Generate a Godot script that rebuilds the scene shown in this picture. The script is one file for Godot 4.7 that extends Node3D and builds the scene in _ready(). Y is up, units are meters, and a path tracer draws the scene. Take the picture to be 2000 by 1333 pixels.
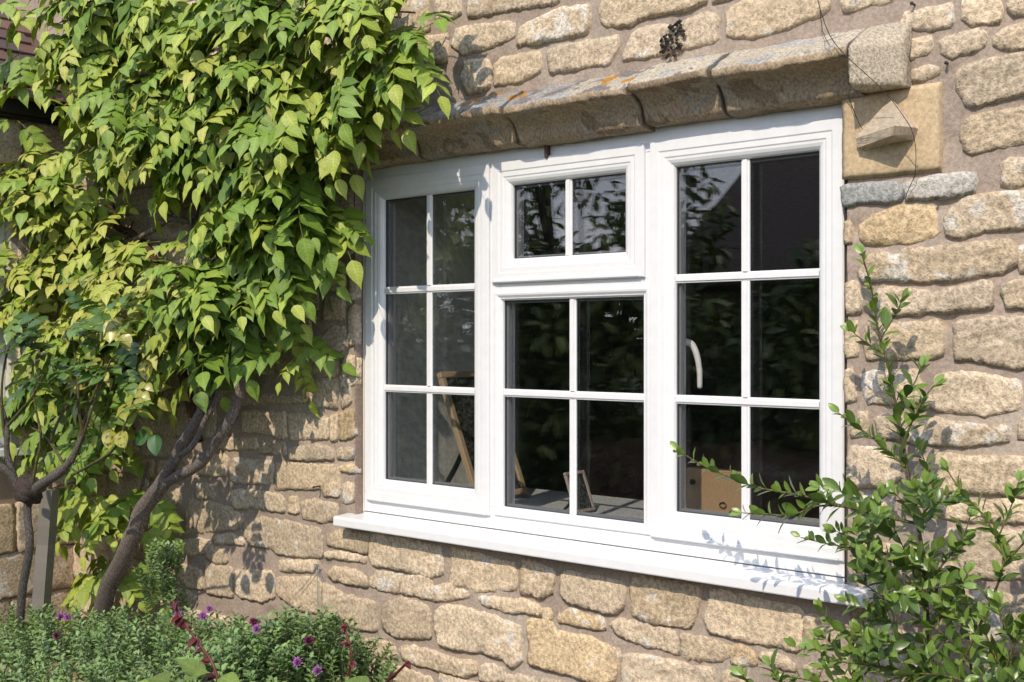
extends Node3D
# x runs along the cottage wall, y up from the flower bed, z out of the wall towards the garden

const ZF := -0.03            # face of the window frame, just behind the face of the wall
var counts := {}
var rnd := RandomNumberGenerator.new()
var nz := FastNoiseLite.new()
var M := {}

class MB:
	var v := PackedVector3Array()
	var c := PackedColorArray()
	var n := PackedVector3Array()
	var ix := PackedInt32Array()
	var uv := PackedVector2Array()
	var own_uv := false
	func vert(p: Vector3, col := Color.WHITE) -> int:
		v.push_back(p); c.push_back(col)
		return v.size() - 1
	func face(a: int, b: int, d: int) -> void:      # counter-clockwise seen from outside
		ix.push_back(a); ix.push_back(d); ix.push_back(b)
	func tri(a: Vector3, b: Vector3, d: Vector3, col := Color.WHITE) -> void:
		var i := v.size()
		v.push_back(a); v.push_back(b); v.push_back(d)
		c.push_back(col); c.push_back(col); c.push_back(col)
		face(i, i + 1, i + 2)
	func quad(a: Vector3, b: Vector3, d: Vector3, e: Vector3, col := Color.WHITE) -> void:
		var i := v.size()
		v.push_back(a); v.push_back(b); v.push_back(d); v.push_back(e)
		for k in 4: c.push_back(col)
		face(i, i + 1, i + 2); face(i, i + 2, i + 3)
	func box(lo: Vector3, hi: Vector3, col := Color.WHITE, ch := 0.0) -> void:
		# a box with its long edges chamfered when ch > 0
		if ch <= 0.0:
			var p := []
			for k in 8: p.append(Vector3(hi.x if k & 1 else lo.x, hi.y if k & 2 else lo.y, hi.z if k & 4 else lo.z))
			quad(p[4], p[5], p[7], p[6], col); quad(p[1], p[0], p[2], p[3], col)
			quad(p[5], p[1], p[3], p[7], col); quad(p[0], p[4], p[6], p[2], col)
			quad(p[6], p[7], p[3], p[2], col); quad(p[0], p[1], p[5], p[4], col)
			return
		var m := (lo + hi) * 0.5
		var h := (hi - lo) * 0.5
		var pts := {}
		for sx in [-1, 1]:
			for sy in [-1, 1]:
				for sz in [-1, 1]:
					for ax in 3:
						var q := Vector3(h.x * sx, h.y * sy, h.z * sz)
						for k in 3:
							if k != ax: q[k] -= ch * [sx, sy, sz][k]
						pts[[sx, sy, sz, ax]] = m + q
		for ax in 3:
			var b1 := (ax + 1) % 3
			var b2 := (ax + 2) % 3
			for s in [-1, 1]:
				var ring := []
				for st in [[-1, -1], [1, -1], [1, 1], [-1, 1]]:
					var k := [0, 0, 0]
					k[ax] = s; k[b1] = st[0]; k[b2] = st[1]
					ring.append(pts[[k[0], k[1], k[2], ax]])
				if s > 0: quad(ring[0], ring[1], ring[2], ring[3], col)
				else: quad(ring[3], ring[2], ring[1], ring[0], col)
			for s1 in [-1, 1]:
				for s2 in [-1, 1]:
					var k0 := [0, 0, 0]
					var k1 := [0, 0, 0]
					k0[ax] = -1; k0[b1] = s1; k0[b2] = s2
					k1[ax] = 1; k1[b1] = s1; k1[b2] = s2
					var a = pts[[k0[0], k0[1], k0[2], b1]]
					var b = pts[[k1[0], k1[1], k1[2], b1]]
					var d = pts[[k1[0], k1[1], k1[2], b2]]
					var e = pts[[k0[0], k0[1], k0[2], b2]]
					if s1 * s2 > 0: quad(a, e, d, b, col)
					else: quad(a, b, d, e, col)
		for sx in [-1, 1]:
			for sy in [-1, 1]:
				for sz in [-1, 1]:
					var a = pts[[sx, sy, sz, 0]]
					var b = pts[[sx, sy, sz, 1]]
					var d = pts[[sx, sy, sz, 2]]
					if sx * sy * sz > 0: tri(a, b, d, col)
					else: tri(a, d, b, col)
	func add(o: MB, t: Transform3D, tint := Color.WHITE) -> void:
		var i := v.size()
		for p in o.v: v.push_back(t * p)
		for k in o.c: c.push_back(Color(k.r * tint.r, k.g * tint.g, k.b * tint.b))
		for k in o.ix: ix.push_back(i + k)
	func blade_uv(first: int, u: Array) -> void:
		own_uv = true
		while uv.size() < first: uv.push_back(Vector2(0.5, 0.01))
		for k in u: uv.push_back(k)
	func mesh() -> ArrayMesh:
		n.resize(v.size())
		n.fill(Vector3.ZERO)
		for k in range(0, ix.size(), 3):
			var a := ix[k]
			var b := ix[k + 1]
			var d := ix[k + 2]
			var w := (v[d] - v[a]).cross(v[b] - v[a])
			n[a] += w; n[b] += w; n[d] += w
		for k in n.size():
			n[k] = n[k].normalized() if n[k].length_squared() > 1e-20 else Vector3.UP
		var arr := []
		arr.resize(Mesh.ARRAY_MAX)
		arr[Mesh.ARRAY_VERTEX] = v
		arr[Mesh.ARRAY_NORMAL] = n
		arr[Mesh.ARRAY_COLOR] = c
		if own_uv:
			while uv.size() < v.size(): uv.push_back(Vector2(0.5, 0.01))
		if uv.size() != v.size():     # metres along the surface, the same skewed plane for all, so grain runs on from piece to piece
			uv.resize(v.size())
			for k in v.size(): uv[k] = Vector2(v[k].x - 0.83 * v[k].z, 0.35 * v[k].z - v[k].y)
		arr[Mesh.ARRAY_TEX_UV] = uv
		arr[Mesh.ARRAY_INDEX] = ix
		var m := ArrayMesh.new()
		m.add_surface_from_arrays(Mesh.PRIMITIVE_TRIANGLES, arr)
		return m

# ---------- naming ----------
func put(parent: Node, node: Node, called: String) -> void:
	var key := str(parent.get_instance_id()) + called
	var k: int = counts.get(key, 0)
	counts[key] = k + 1
	node.name = called if k == 0 else "%s_%03d" % [called, k]
	parent.add_child(node, true)

func part(parent: Node, called: String, mesh: Mesh, material: Material, label := "") -> MeshInstance3D:
	var o := MeshInstance3D.new()
	o.mesh = mesh
	o.material_override = material
	if label: o.set_meta("label", label)
	put(parent, o, called)
	return o

func thing(called: String, label: String, category: String, at := Vector3.ZERO, group := "") -> Node3D:
	var o := Node3D.new()
	o.position = at
	put(self, o, called)
	o.set_meta("label", label)
	o.set_meta("category", category)
	o.set_meta("kind", "thing")
	if group: o.set_meta("group", group)
	return o

func structure(called: String, mesh: Mesh, material: Material) -> MeshInstance3D:
	var o := part(self, called, mesh, material)
	o.set_meta("kind", "structure")
	return o

func lin(r: float, g: float, b: float) -> Color: return Color(r, g, b)

func rr(a: float, b: float) -> float: return rnd.randf_range(a, b)

# ---------- textures and materials ----------
func grain_image(size: int, seed_: int, freq: float, pit: float, contrast: float, low: float) -> Image:
	var a := FastNoiseLite.new()
	a.seed = seed_; a.frequency = freq; a.fractal_octaves = 5; a.fractal_gain = 0.62
	var b := FastNoiseLite.new()
	b.seed = seed_ + 7; b.frequency = freq * 2.4; b.noise_type = FastNoiseLite.TYPE_CELLULAR; b.fractal_octaves = 2
	var ia := a.get_seamless_image(size, size)
	var ib := b.get_seamless_image(size, size)
	var im := Image.create(size, size, false, Image.FORMAT_RGB8)
	for y in size:
		for x in size:
			var g := ia.get_pixel(x, y).r
			var p := ib.get_pixel(x, y).r
			var w := clampf(low + contrast * (g - 0.5) - pit * maxf(0.0, 0.42 - p) * 2.0, 0.0, 1.0)
			im.set_pixel(x, y, Color(w, w, w))
	return im

# pale midrib, fine side veins and blotches of a leaf; u runs across the blade, v from its base to its tip
func vein_image() -> Image:
	var f := FastNoiseLite.new()
	f.seed = 3; f.frequency = 0.03
	var im := Image.create(128, 256, false, Image.FORMAT_RGB8)
	for y in 256:
		for x in 128:
			var u := absf((x + 0.5) / 64.0 - 1.0)
			var v := (y + 0.5) / 256.0
			var s := fposmod((v - u * 0.16) * 9.0, 1.0)
			var w := 0.90 + 0.10 * f.get_noise_2d(x, y)
			w -= 0.10 * (1.0 - smoothstep(0.0, 0.16, minf(s, 1.0 - s)))
			w += 0.025 * sin(s * TAU)
			if u < 0.05: w = 1.0
			im.set_pixel(x, y, Color(w, w, w * 0.98))
	return im

func tex(im: Image) -> ImageTexture:
	im.generate_mipmaps()
	return ImageTexture.create_from_image(im)

func mat(albedo: Color, rough: float, t: Texture2D = null, scale := 1.0, relief := 0.0, vertex := true) -> StandardMaterial3D:
	var m := StandardMaterial3D.new()
	m.albedo_color = albedo.linear_to_srgb()
	m.roughness = rough
	m.vertex_color_use_as_albedo = vertex
	m.cull_mode = BaseMaterial3D.CULL_DISABLED
	if t:
		m.albedo_texture = t
		m.uv1_scale = Vector3.ONE * scale
		if relief > 0.0:
			m.heightmap_enabled = true
			m.heightmap_texture = t
			m.heightmap_scale = relief
	return m

func make_materials() -> void:
	var stone_t := tex(grain_image(1024, 11, 0.024, 0.20, 0.42, 0.90))
	var fine_t := tex(grain_image(512, 23, 0.035, 0.12, 0.22, 0.92))
	var bark_t := tex(grain_image(512, 31, 0.03, 0.5, 0.9, 0.75))
	M.stone = mat(Color(1, 1, 1), 0.92, stone_t, 2.2, 0.5)
	M.sawn = mat(Color(1, 1, 1), 0.9, fine_t, 3.0, 0.25)
	M.mortar = mat(Color(1, 1, 1), 0.95, fine_t, 3.6, 0.4)
	M.weathered = mat(Color(1, 1, 1), 0.95, stone_t, 3.1, 0.45)
	M.bark = mat(Color(1, 1, 1), 0.85, bark_t, 7.0, 0.3)
	M.bark.uv1_scale = Vector3(16, 4, 1)
	M.soil = mat(Color(1, 1, 1), 1.0, stone_t, 1.7, 1.0)
	M.plaster = mat(Color(1, 1, 1), 0.9, fine_t, 1.2, 0.05)
	M.tile = mat(Color(1, 1, 1), 0.75, fine_t, 4.0, 0.2)
	M.timber = mat(Color(1, 1, 1), 0.55, fine_t, 1.0, 0.04)
	M.timber.uv1_scale = Vector3(26, 1.6, 1)
	var paint_t := tex(grain_image(512, 47, 0.02, 0.0, 0.035, 0.98))
	M.paint = mat(Color(0.82, 0.82, 0.83), 0.3, paint_t, 1.7)
	M.paint.clearcoat_enabled = true
	M.paint.clearcoat = 0.25
	M.paint.clearcoat_roughness = 0.2
	M.gasket = mat(Color(0.045, 0.046, 0.05), 0.6)
	M.spacer = mat(Color(0.19, 0.195, 0.21), 0.4)
	M.black = mat(Color(0.02, 0.02, 0.022), 0.4)
	M.leather = mat(Color(0.17, 0.10, 0.085), 0.3, fine_t, 3.0, 0.1)
	M.iron = mat(Color(0.06, 0.045, 0.04), 0.7, bark_t, 9.0, 0.1)
	M.wire = mat(Color(0.10, 0.085, 0.06), 0.6)
	M.string = mat(Color(0.16, 0.22, 0.26), 0.8)
	M.handle = mat(Color(0.8, 0.8, 0.8), 0.25)
	M.glass = StandardMaterial3D.new()
	M.glass.albedo_color = Color(0.10, 0.13, 0.12, 0.02)
	M.glass.transparency = BaseMaterial3D.TRANSPARENCY_ALPHA
	M.glass.roughness = 0.0
	M.glass.metallic_specular = 0.5
	M.picture = mat(Color(0.10, 0.105, 0.10), 0.25, bark_t, 3.0)
	var veins := tex(vein_image())
	M.leaf = leaf_mat(0.56, Color(0.20, 0.24, 0.02))
	M.gloss = leaf_mat(0.34, Color(0.10, 0.15, 0.02))
	M.matte = leaf_mat(0.6, Color(0.06, 0.09, 0.02))
	M.petal = leaf_mat(0.6, Color(0.15, 0.02, 0.12))
	M.redleaf = leaf_mat(0.45, Color(0.12, 0.01, 0.01))
	for m in [M.leaf, M.gloss, M.redleaf]:
		m.albedo_texture = veins
		m.heightmap_enabled = true
		m.heightmap_texture = veins
		m.heightmap_scale = 0.03

func leaf_mat(rough: float, through: Color) -> StandardMaterial3D:
	var m := mat(Color(1, 1, 1), rough)
	m.backlight_enabled = true
	m.backlight = through.linear_to_srgb()
	return m

# ---------- shapes ----------
func tube(b: MB, pts: PackedVector3Array, r0: float, r1: float, sides := 8, col := Color.WHITE, bump := 0.0, pinch: PackedFloat32Array = PackedFloat32Array()) -> void:
	var last := -1
	var x := Vector3.ZERO
	for i in pts.size():
		var d := (pts[min(i + 1, pts.size() - 1)] - pts[max(i - 1, 0)]).normalized()
		if i == 0:
			x = d.cross(Vector3(0.3, 0.2, 0.9)).normalized()
		x = (x - d * x.dot(d)).normalized()
		var y := d.cross(x)
		var t := float(i) / maxf(1.0, pts.size() - 1.0)
		var r := lerpf(r0, r1, t)
		if pinch.size() > i: r *= pinch[i]
		var first := b.v.size()
		for k in sides:
			var a := TAU * k / sides
			var dir := x * cos(a) + y * sin(a)
			var p := pts[i] + dir * r
			var q := r
			if bump > 0.0:
				q = r * (1.0 + bump * nz.get_noise_3d(p.x * 700.0, p.y * 120.0, p.z * 700.0))
			var sh := 1.0 + 0.25 * nz.get_noise_3d(p.x * 600.0 + 50.0, p.y * 250.0, p.z * 600.0)
			b.vert(pts[i] + dir * q, Color(col.r * sh, col.g * sh, col.b * sh))
		if last >= 0:
			for k in sides:
				var k2 := (k + 1) % sides
				b.face(last + k, last + k2, first + k2)
				b.face(last + k, first + k2, first + k)
		last = first
	var tip := b.vert(pts[pts.size() - 1] + (pts[pts.size() - 1] - pts[pts.size() - 2]).normalized() * r1 * 0.6, col)
	for k in sides: b.face(last + k, last + (k + 1) % sides, tip)

func spline(p: Array, step := 0.02, wobble := 0.0) -> PackedVector3Array:
	var c := Curve3D.new()
	for i in p.size():
		var a: Vector3 = p[max(i - 1, 0)]
		var e: Vector3 = p[min(i + 1, p.size() - 1)]
		var t := (e - a) / 6.0
		c.add_point(p[i], -t, t)
	var n := maxi(3, int(c.get_baked_length() / step))
	var out := PackedVector3Array()
	for i in n + 1:
		var q := c.sample_baked(c.get_baked_length() * i / n, true)
		if wobble > 0.0:
			q += Vector3(nz.get_noise_3d(q.x * 150.0, q.y * 150.0, 3.0), nz.get_noise_3d(q.x * 150.0, q.y * 150.0, 90.0), nz.get_noise_3d(q.x * 150.0, q.y * 150.0, 180.0)) * wobble
		out.push_back(q)
	return out

# a profile of (inset, z) swept round a rectangle with mitred corners, seen from +z
func mitred(b: MB, x0: float, y0: float, x1: float, y1: float, profile: Array, z: float) -> void:
	for i in profile.size() - 1:
		var d0: float = profile[i][0]
		var d1: float = profile[i + 1][0]
		var z0: float = z + profile[i][1]
		var z1: float = z + profile[i + 1][1]
		var a := [Vector3(x0 + d0, y0 + d0, z0), Vector3(x1 - d0, y0 + d0, z0), Vector3(x1 - d0, y1 - d0, z0), Vector3(x0 + d0, y1 - d0, z0)]
		var e := [Vector3(x0 + d1, y0 + d1, z1), Vector3(x1 - d1, y0 + d1, z1), Vector3(x1 - d1, y1 - d1, z1), Vector3(x0 + d1, y1 - d1, z1)]
		for k in 4:
			var k2 := (k + 1) % 4
			b.quad(a[k], a[k2], e[k2], e[k])

func seg_dist(p: Vector2, poly: PackedVector2Array) -> float:
	var best := 9.0
	var k := poly.size()
	for i in k:
		var a := poly[i]
		var d := poly[(i + 1) % k] - a
		var t := clampf((p - a).dot(d) / maxf(d.length_squared(), 1e-9), 0.0, 1.0)
		best = minf(best, (a + d * t).distance_squared_to(p))
	return sqrt(best)

# one rough-faced rubble stone from its outline on the wall
func stone_mesh(poly: PackedVector2Array, kind: String, proud: float, step: float) -> MB:
	var b := MB.new()
	var pts := PackedVector2Array()
	var edge := PackedVector2Array()
	var rim := PackedVector2Array()
	var off := rr(0.0, 900.0)
	for i in poly.size():
		var a := poly[i]
		var e := poly[(i + 1) % poly.size()]
		var k := maxi(1, int(a.distance_to(e) / (step * 1.1)))
		var nrm := (e - a).orthogonal().normalized()
		for j in k:
			var q := a.lerp(e, float(j) / k)
			var wob := nz.get_noise_2d(q.x * 2600.0 + off, q.y * 2600.0) * 0.006
			edge.push_back(q + nrm * (0.0085 + wob))      # skirt, buried in the mortar
			rim.push_back(q + nrm * (0.0045 + wob))
	var ne := edge.size()
	for q in rim: pts.push_back(q)
	var lo := poly[0]
	var hi := poly[0]
	for q in poly:
		lo = lo.min(q); hi = hi.max(q)
	var y := lo.y + step * 0.5
	while y < hi.y:
		var x := lo.x + step * 0.5
		while x < hi.x:
			var q := Vector2(x + rr(-0.3, 0.3) * step, y + rr(-0.3, 0.3) * step)
			if Geometry2D.is_point_in_polygon(q, poly) and seg_dist(q, poly) > step * 0.15: pts.push_back(q)
			x += step
		y += step
	var tint := rr(0.82, 1.12)
	var base := Color(0.74, 0.58, 0.395)
	if kind == "y": base = Color(0.70, 0.52, 0.305)
	if kind == "g": base = Color(0.52, 0.53, 0.51)
	base = base.lerp(Color(0.68, 0.57, 0.445), rnd.randf() * 0.5)
	var smooth := kind == "g"
	var tilt := Vector2(rr(-0.02, 0.02), rr(-0.045, 0.02))
	var mid := (lo + hi) * 0.5
	var amp := rr(0.45, 1.0) * (0.35 if smooth else 1.0)
	var lime := rr(0.30, 0.75)
	for i in pts.size():
		var q := pts[i]
		var z := 0.0
		if not poly.is_empty():
			var d := seg_dist(q, poly)
			var n1 := nz.get_noise_2d(q.x * 420.0 + off, q.y * 520.0)
			var n2 := nz.get_noise_2d(q.x * 1700.0, q.y * 2100.0 + off)
			var n3 := absf(nz.get_noise_2d(q.x * 900.0 + off * 2.0, q.y * 1500.0))
			z = maxf(0.0005, 0.0025 + proud + (q - mid).dot(tilt) + (0.45 + 0.55 * smoothstep(0.0, 0.025, d)) * amp * (0.005 * n1 + 0.007 * n2 + 0.012 * (0.18 - n3)))
			if i < ne: z -= 0.0025 + 0.002 * n2
		var m1 := nz.get_noise_2d(q.x * 300.0 + 400.0, q.y * 300.0 + off)
		var m2 := nz.get_noise_2d(q.x * 1100.0 + 40.0, q.y * 1100.0 + off)
		var col := base * (tint * (1.0 + 0.22 * m1 + 0.16 * m2))
		if not smooth and m2 + 0.6 * m1 > lime: col = col.lerp(Color(0.78, 0.74, 0.67), 0.7)     # flecks of old limewash
		elif m1 - m2 * 0.4 > 0.42: col = col.lerp(Color(0.48, 0.36, 0.24), 0.45)
		b.vert(Vector3(q.x, q.y, z), Color(col.r, col.g, col.b))
	var t := Geometry2D.triangulate_delaunay(pts)
	for i in range(0, t.size(), 3):
		var a := pts[t[i]]
		var e := pts[t[i + 1]]
		var f := pts[t[i + 2]]
		if t[i] < ne and t[i + 1] < ne and t[i + 2] < ne and not Geometry2D.is_point_in_polygon((a + e + f) / 3.0, rim): continue
		if (e - a).cross(f - a) > 0.0: b.face(t[i], t[i + 1], t[i + 2])
		else: b.face(t[i], t[i + 2], t[i + 1])
	# the sides, running back into the mortar
	var first := b.v.size()
	for i in ne: b.vert(Vector3(edge[i].x, edge[i].y, -0.018), b.c[i])
	var out := 0.0
	for i in ne: out += rim[i].cross(rim[(i + 1) % ne])
	for i in ne:
		var j := (i + 1) % ne
		if out > 0.0:
			b.face(first + i, first + j, j); b.face(first + i, j, i)
		else:
			b.face(first + j, first + i, i); b.face(first + j, i, j)
	return b


func _ready() -> void:
	# camera
	var cam := Camera3D.new()
	cam.name = "camera"
	cam.keep_aspect = Camera3D.KEEP_HEIGHT
	cam.fov = 31.668
	cam.near = 0.05
	cam.far = 200.0
	cam.position = Vector3(3.18625, 1.6, 2.80914)
	cam.rotation = Vector3(0, deg_to_rad(41.310), 0)
	add_child(cam)
	cam.current = true
	# sky and air
	var env := Environment.new()
	var sky := Sky.new()
	var sm := ProceduralSkyMaterial.new()
	sm.sky_top_color = Color(0.54, 0.60, 0.71)
	sm.sky_horizon_color = Color(0.84, 0.85, 0.87)
	sm.sky_curve = 0.16
	sm.ground_bottom_color = Color(0.16, 0.17, 0.10)
	sm.ground_horizon_color = Color(0.45, 0.48, 0.42)
	sm.sun_angle_max = 6.0
	sm.sky_cover = cloud_cover()
	sm.sky_cover_modulate = Color(0.62, 0.62, 0.62, 1)
	sky.sky_material = sm
	env.background_mode = Environment.BG_SKY
	env.sky = sky
	env.background_energy_multiplier = 2.15
	env.tonemap_mode = Environment.TONE_MAPPER_LINEAR
	env.tonemap_exposure = 1.27
	env.sdfgi_enabled = true
	env.ssao_enabled = true
	env.ssil_enabled = true
	var we := WorldEnvironment.new()
	we.name = "world_environment"
	we.environment = env
	add_child(we)
	# sun, high and a little to the right of the wall's own direction
	var sun := DirectionalLight3D.new()
	sun.name = "sun"
	sun.light_energy = 0.95
	sun.light_color = Color(1.0, 0.945, 0.86)
	sun.light_angular_distance = 0.55
	sun.shadow_enabled = true
	add_child(sun)
	sun.look_at_from_position(Vector3(0.30, 0.95, 1.0) * 10.0, Vector3.ZERO)
	rnd.seed = 20240611
	nz.seed = 5
	nz.frequency = 0.01
	nz.fractal_octaves = 3
	make_materials()
	build_ground()
	build_wall()
	build_room()
	build_window()
	build_wing()
	build_garden()
	build_wisteria()
	build_shrub()
	build_rose()
	build_bush()
	build_red_shoots()
	build_bits()


func cloud_cover() -> Texture2D:
	var f := FastNoiseLite.new()
	f.seed = 4; f.frequency = 0.9; f.fractal_octaves = 5
	var w := 512
	var h := 256
	var im := Image.create(w, h, false, Image.FORMAT_RGBA8)
	for y in h:
		var up := PI * (0.5 - (y + 0.5) / h)
		for x in w:
			var a := TAU * (x + 0.5) / w
			var d := Vector3(cos(a) * cos(up), sin(up) * 1.8, sin(a) * cos(up))
			var c := smoothstep(0.02, 0.45, f.get_noise_3dv(d * 1.6)) if up > 0.0 else 0.0
			im.set_pixel(x, y, Color(1, 1, 1, c * 0.75))
	return ImageTexture.create_from_image(im)

# ---------- the cottage wall ----------
func build_wall() -> void:
	var wall := thing("cottage_wall", "coursed honey limestone cottage wall with pinkish mortar joints around the white window", "wall", Vector3(0.9, 0, 0))
	var shift := -wall.position
	# mortar bed: one uneven sheet with the window opening left free
	var b := MB.new()
	var s := 0.014
	var nx := int(6.6 / s)
	var ny := int(3.8 / s)
	var x_at := -3.25
	var id := PackedInt32Array()
	id.resize((nx + 1) * (ny + 1))
	for j in ny + 1:
		for i in nx + 1:
			var x := x_at + i * s
			var y := -0.05 + j * s
			if x > -0.011 and x < 1.825 and y > 0.965 and y < 2.3:
				id[j * (nx + 1) + i] = -1
				continue
			var n1 := nz.get_noise_2d(x * 260.0, y * 380.0)
			var n2 := nz.get_noise_2d(x * 1300.0 + 70.0, y * 1500.0)
			var n3 := maxf(0.0, nz.get_noise_2d(x * 500.0 + 900.0, y * 900.0) - 0.25)
			var k := 1.0 + 0.16 * nz.get_noise_2d(x * 200.0 + 33.0, y * 200.0) + 0.12 * n2
			var pale := smoothstep(0.15, 0.5, nz.get_noise_2d(x * 120.0 + 500.0, y * 160.0))
			var col := Color(0.43, 0.34, 0.275).lerp(Color(0.50, 0.415, 0.335), pale)
			id[j * (nx + 1) + i] = b.vert(Vector3(x, y, -0.0022 + 0.0038 * n1 + 0.0028 * n2 - 0.022 * n3) + shift, Color(col.r * k, col.g * k, col.b * k))
	for j in ny:
		for i in nx:
			var q := [id[j * (nx + 1) + i], id[j * (nx + 1) + i + 1], id[(j + 1) * (nx + 1) + i + 1], id[(j + 1) * (nx + 1) + i]]
			if q.min() < 0: continue
			b.face(q[0], q[1], q[2]); b.face(q[0], q[2], q[3])
	# the mortared sides of the opening
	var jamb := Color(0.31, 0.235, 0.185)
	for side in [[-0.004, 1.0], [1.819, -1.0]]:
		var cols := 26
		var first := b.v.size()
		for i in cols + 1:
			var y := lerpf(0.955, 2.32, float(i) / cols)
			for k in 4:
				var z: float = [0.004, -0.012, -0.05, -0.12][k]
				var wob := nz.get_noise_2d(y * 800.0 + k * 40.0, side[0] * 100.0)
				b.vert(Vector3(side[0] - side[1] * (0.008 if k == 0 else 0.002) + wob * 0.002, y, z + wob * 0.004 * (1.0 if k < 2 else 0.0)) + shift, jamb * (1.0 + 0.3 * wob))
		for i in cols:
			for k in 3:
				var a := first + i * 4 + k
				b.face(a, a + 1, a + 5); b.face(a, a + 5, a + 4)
	part(wall, "mortar", b.mesh(), M.mortar)
	var rest := MB.new()
	for i in STONES.size():
		var row: Array = STONES[i]
		var poly := PackedVector2Array()
		var p: Array = row[2]
		if p.size() == 4:
			var u := [p[0], (p[0] + p[2]) * 0.5, p[2]]
			var v := [p[1], (p[1] + p[3]) * 0.5, p[3]]
			var rect := []
			for k in [[0, 0], [1, 0], [2, 0], [2, 1], [2, 2], [1, 2], [0, 2], [0, 1]]:
				rect.append_array([u[k[0]] + rr(-0.007, 0.007), v[k[1]] + rr(-0.007, 0.007)])
			p = rect
		for k in range(0, p.size(), 2): poly.push_back(Vector2(p[k], p[k + 1]) + Vector2(shift.x, 0))
		var near: bool = row[1] == 1
		var m := stone_mesh(poly, row[0], (0.008 if row[0] == "g" else rr(0.0, 0.006)), 0.0115 if near else 0.022)
		if row[1] == 2: rest.add(m, Transform3D.IDENTITY)
		else: part(wall, "stone", m.mesh(), M.stone, "pale blue-grey slate-like slab" if row[0] == "g" else "")
	var r := part(wall, "stonework", rest.mesh(), M.stone)
	r.set_meta("kind", "stuff")
	# dark tuft of dead moss above the hood
	b = MB.new()
	for k in 90:
		var q := Vector3(1.315 + rr(-0.035, 0.045), 2.435 + rr(-0.05, 0.05), 0.014)
		if Vector2((q.x - 1.32) / 0.045, (q.y - 2.43 - (q.x - 1.32) * 0.5) / 0.05).length() > 1.0: continue
		moss_blob(b, q + shift, rr(0.004, 0.0085), Color(0.035, 0.025, 0.02))
	part(wall, "moss_tuft", b.mesh(), M.matte, "dark dry moss tuft above the hood")
	build_hood(wall, shift)
	# sawn block with the pyramid label stop
	b = MB.new()
	sawn_slab(b, Vector3(1.822, 2.003, -0.03) + shift, Vector3(2.072, 2.213, 0.011) + shift, Color(0.62, 0.47, 0.29))
	part(wall, "label_stop_block", b.mesh(), M.sawn, "smooth sawn yellow stone block beside the window head")
	b = MB.new()
	var A := Vector3(1.954, 2.189, 0.019)
	var L := Vector3(1.870, 2.097, 0.036)
	var K := Vector3(1.995, 2.107, 0.09)
	var R := Vector3(2.019, 2.107, 0.034)
	var L2 := Vector3(1.876, 2.075, 0.032)
	var K2 := Vector3(1.987, 2.086, 0.082)
	var R2 := Vector3(2.012, 2.090, 0.03)
	var LB := Vector3(L.x, L.y, 0.004)
	var RB := Vector3(R.x, R.y, 0.004)
	var L3 := Vector3(L.x + 0.015, L2.y - 0.01, 0.004)
	var R3 := Vector3(R.x - 0.01, R2.y - 0.01, 0.004)
	var pc := Color(0.57, 0.47, 0.345)
	for f in [[A, L, K], [A, K, R], [L, L2, K2], [L, K2, K], [K, K2, R2], [K, R2, R], [A, LB, L], [A, R, RB], [LB, L3, L2], [LB, L2, L], [R, R2, R3], [R, R3, RB], [L2, L3, R3], [L2, R3, K2], [K2, R3, R2]]:
		facet(b, f[0] + shift, f[1] + shift, f[2] + shift, pc, 3)
	part(wall, "label_stop", b.mesh(), M.sawn, "small pyramid shaped stone stop")

func facet(b: MB, a: Vector3, e: Vector3, d: Vector3, col: Color, depth: int) -> void:
	if depth == 0:
		var k := 1.0 + 0.2 * nz.get_noise_3d(a.x * 900.0, a.y * 900.0, a.z * 900.0)
		b.tri(a, e, d, Color(col.r * k, col.g * k, col.b * k))
		return
	var ae := (a + e) * 0.5
	var ed := (e + d) * 0.5
	var da := (d + a) * 0.5
	var w := func(p: Vector3) -> Vector3: return p + Vector3(0, 0, nz.get_noise_3d(p.x * 1500.0, p.y * 1500.0, p.z * 1500.0) * 0.0016)
	ae = w.call(ae); ed = w.call(ed); da = w.call(da)
	facet(b, a, ae, da, col, depth - 1); facet(b, ae, e, ed, col, depth - 1)
	facet(b, da, ed, d, col, depth - 1); facet(b, ae, ed, da, col, depth - 1)

func moss_blob(b: MB, p: Vector3, r: float, col: Color) -> void:
	var f := []
	for d in [Vector3.RIGHT, Vector3.UP, Vector3.LEFT, Vector3.DOWN]: f.append(p + d * r * rr(0.7, 1.2))
	var tip := p + Vector3(0, 0, r * rr(0.8, 1.3))
	var k := rr(0.7, 1.4)
	for i in 4: b.tri(f[i], f[(i + 1) % 4], tip, Color(col.r * k, col.g * k, col.b * k))

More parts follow.
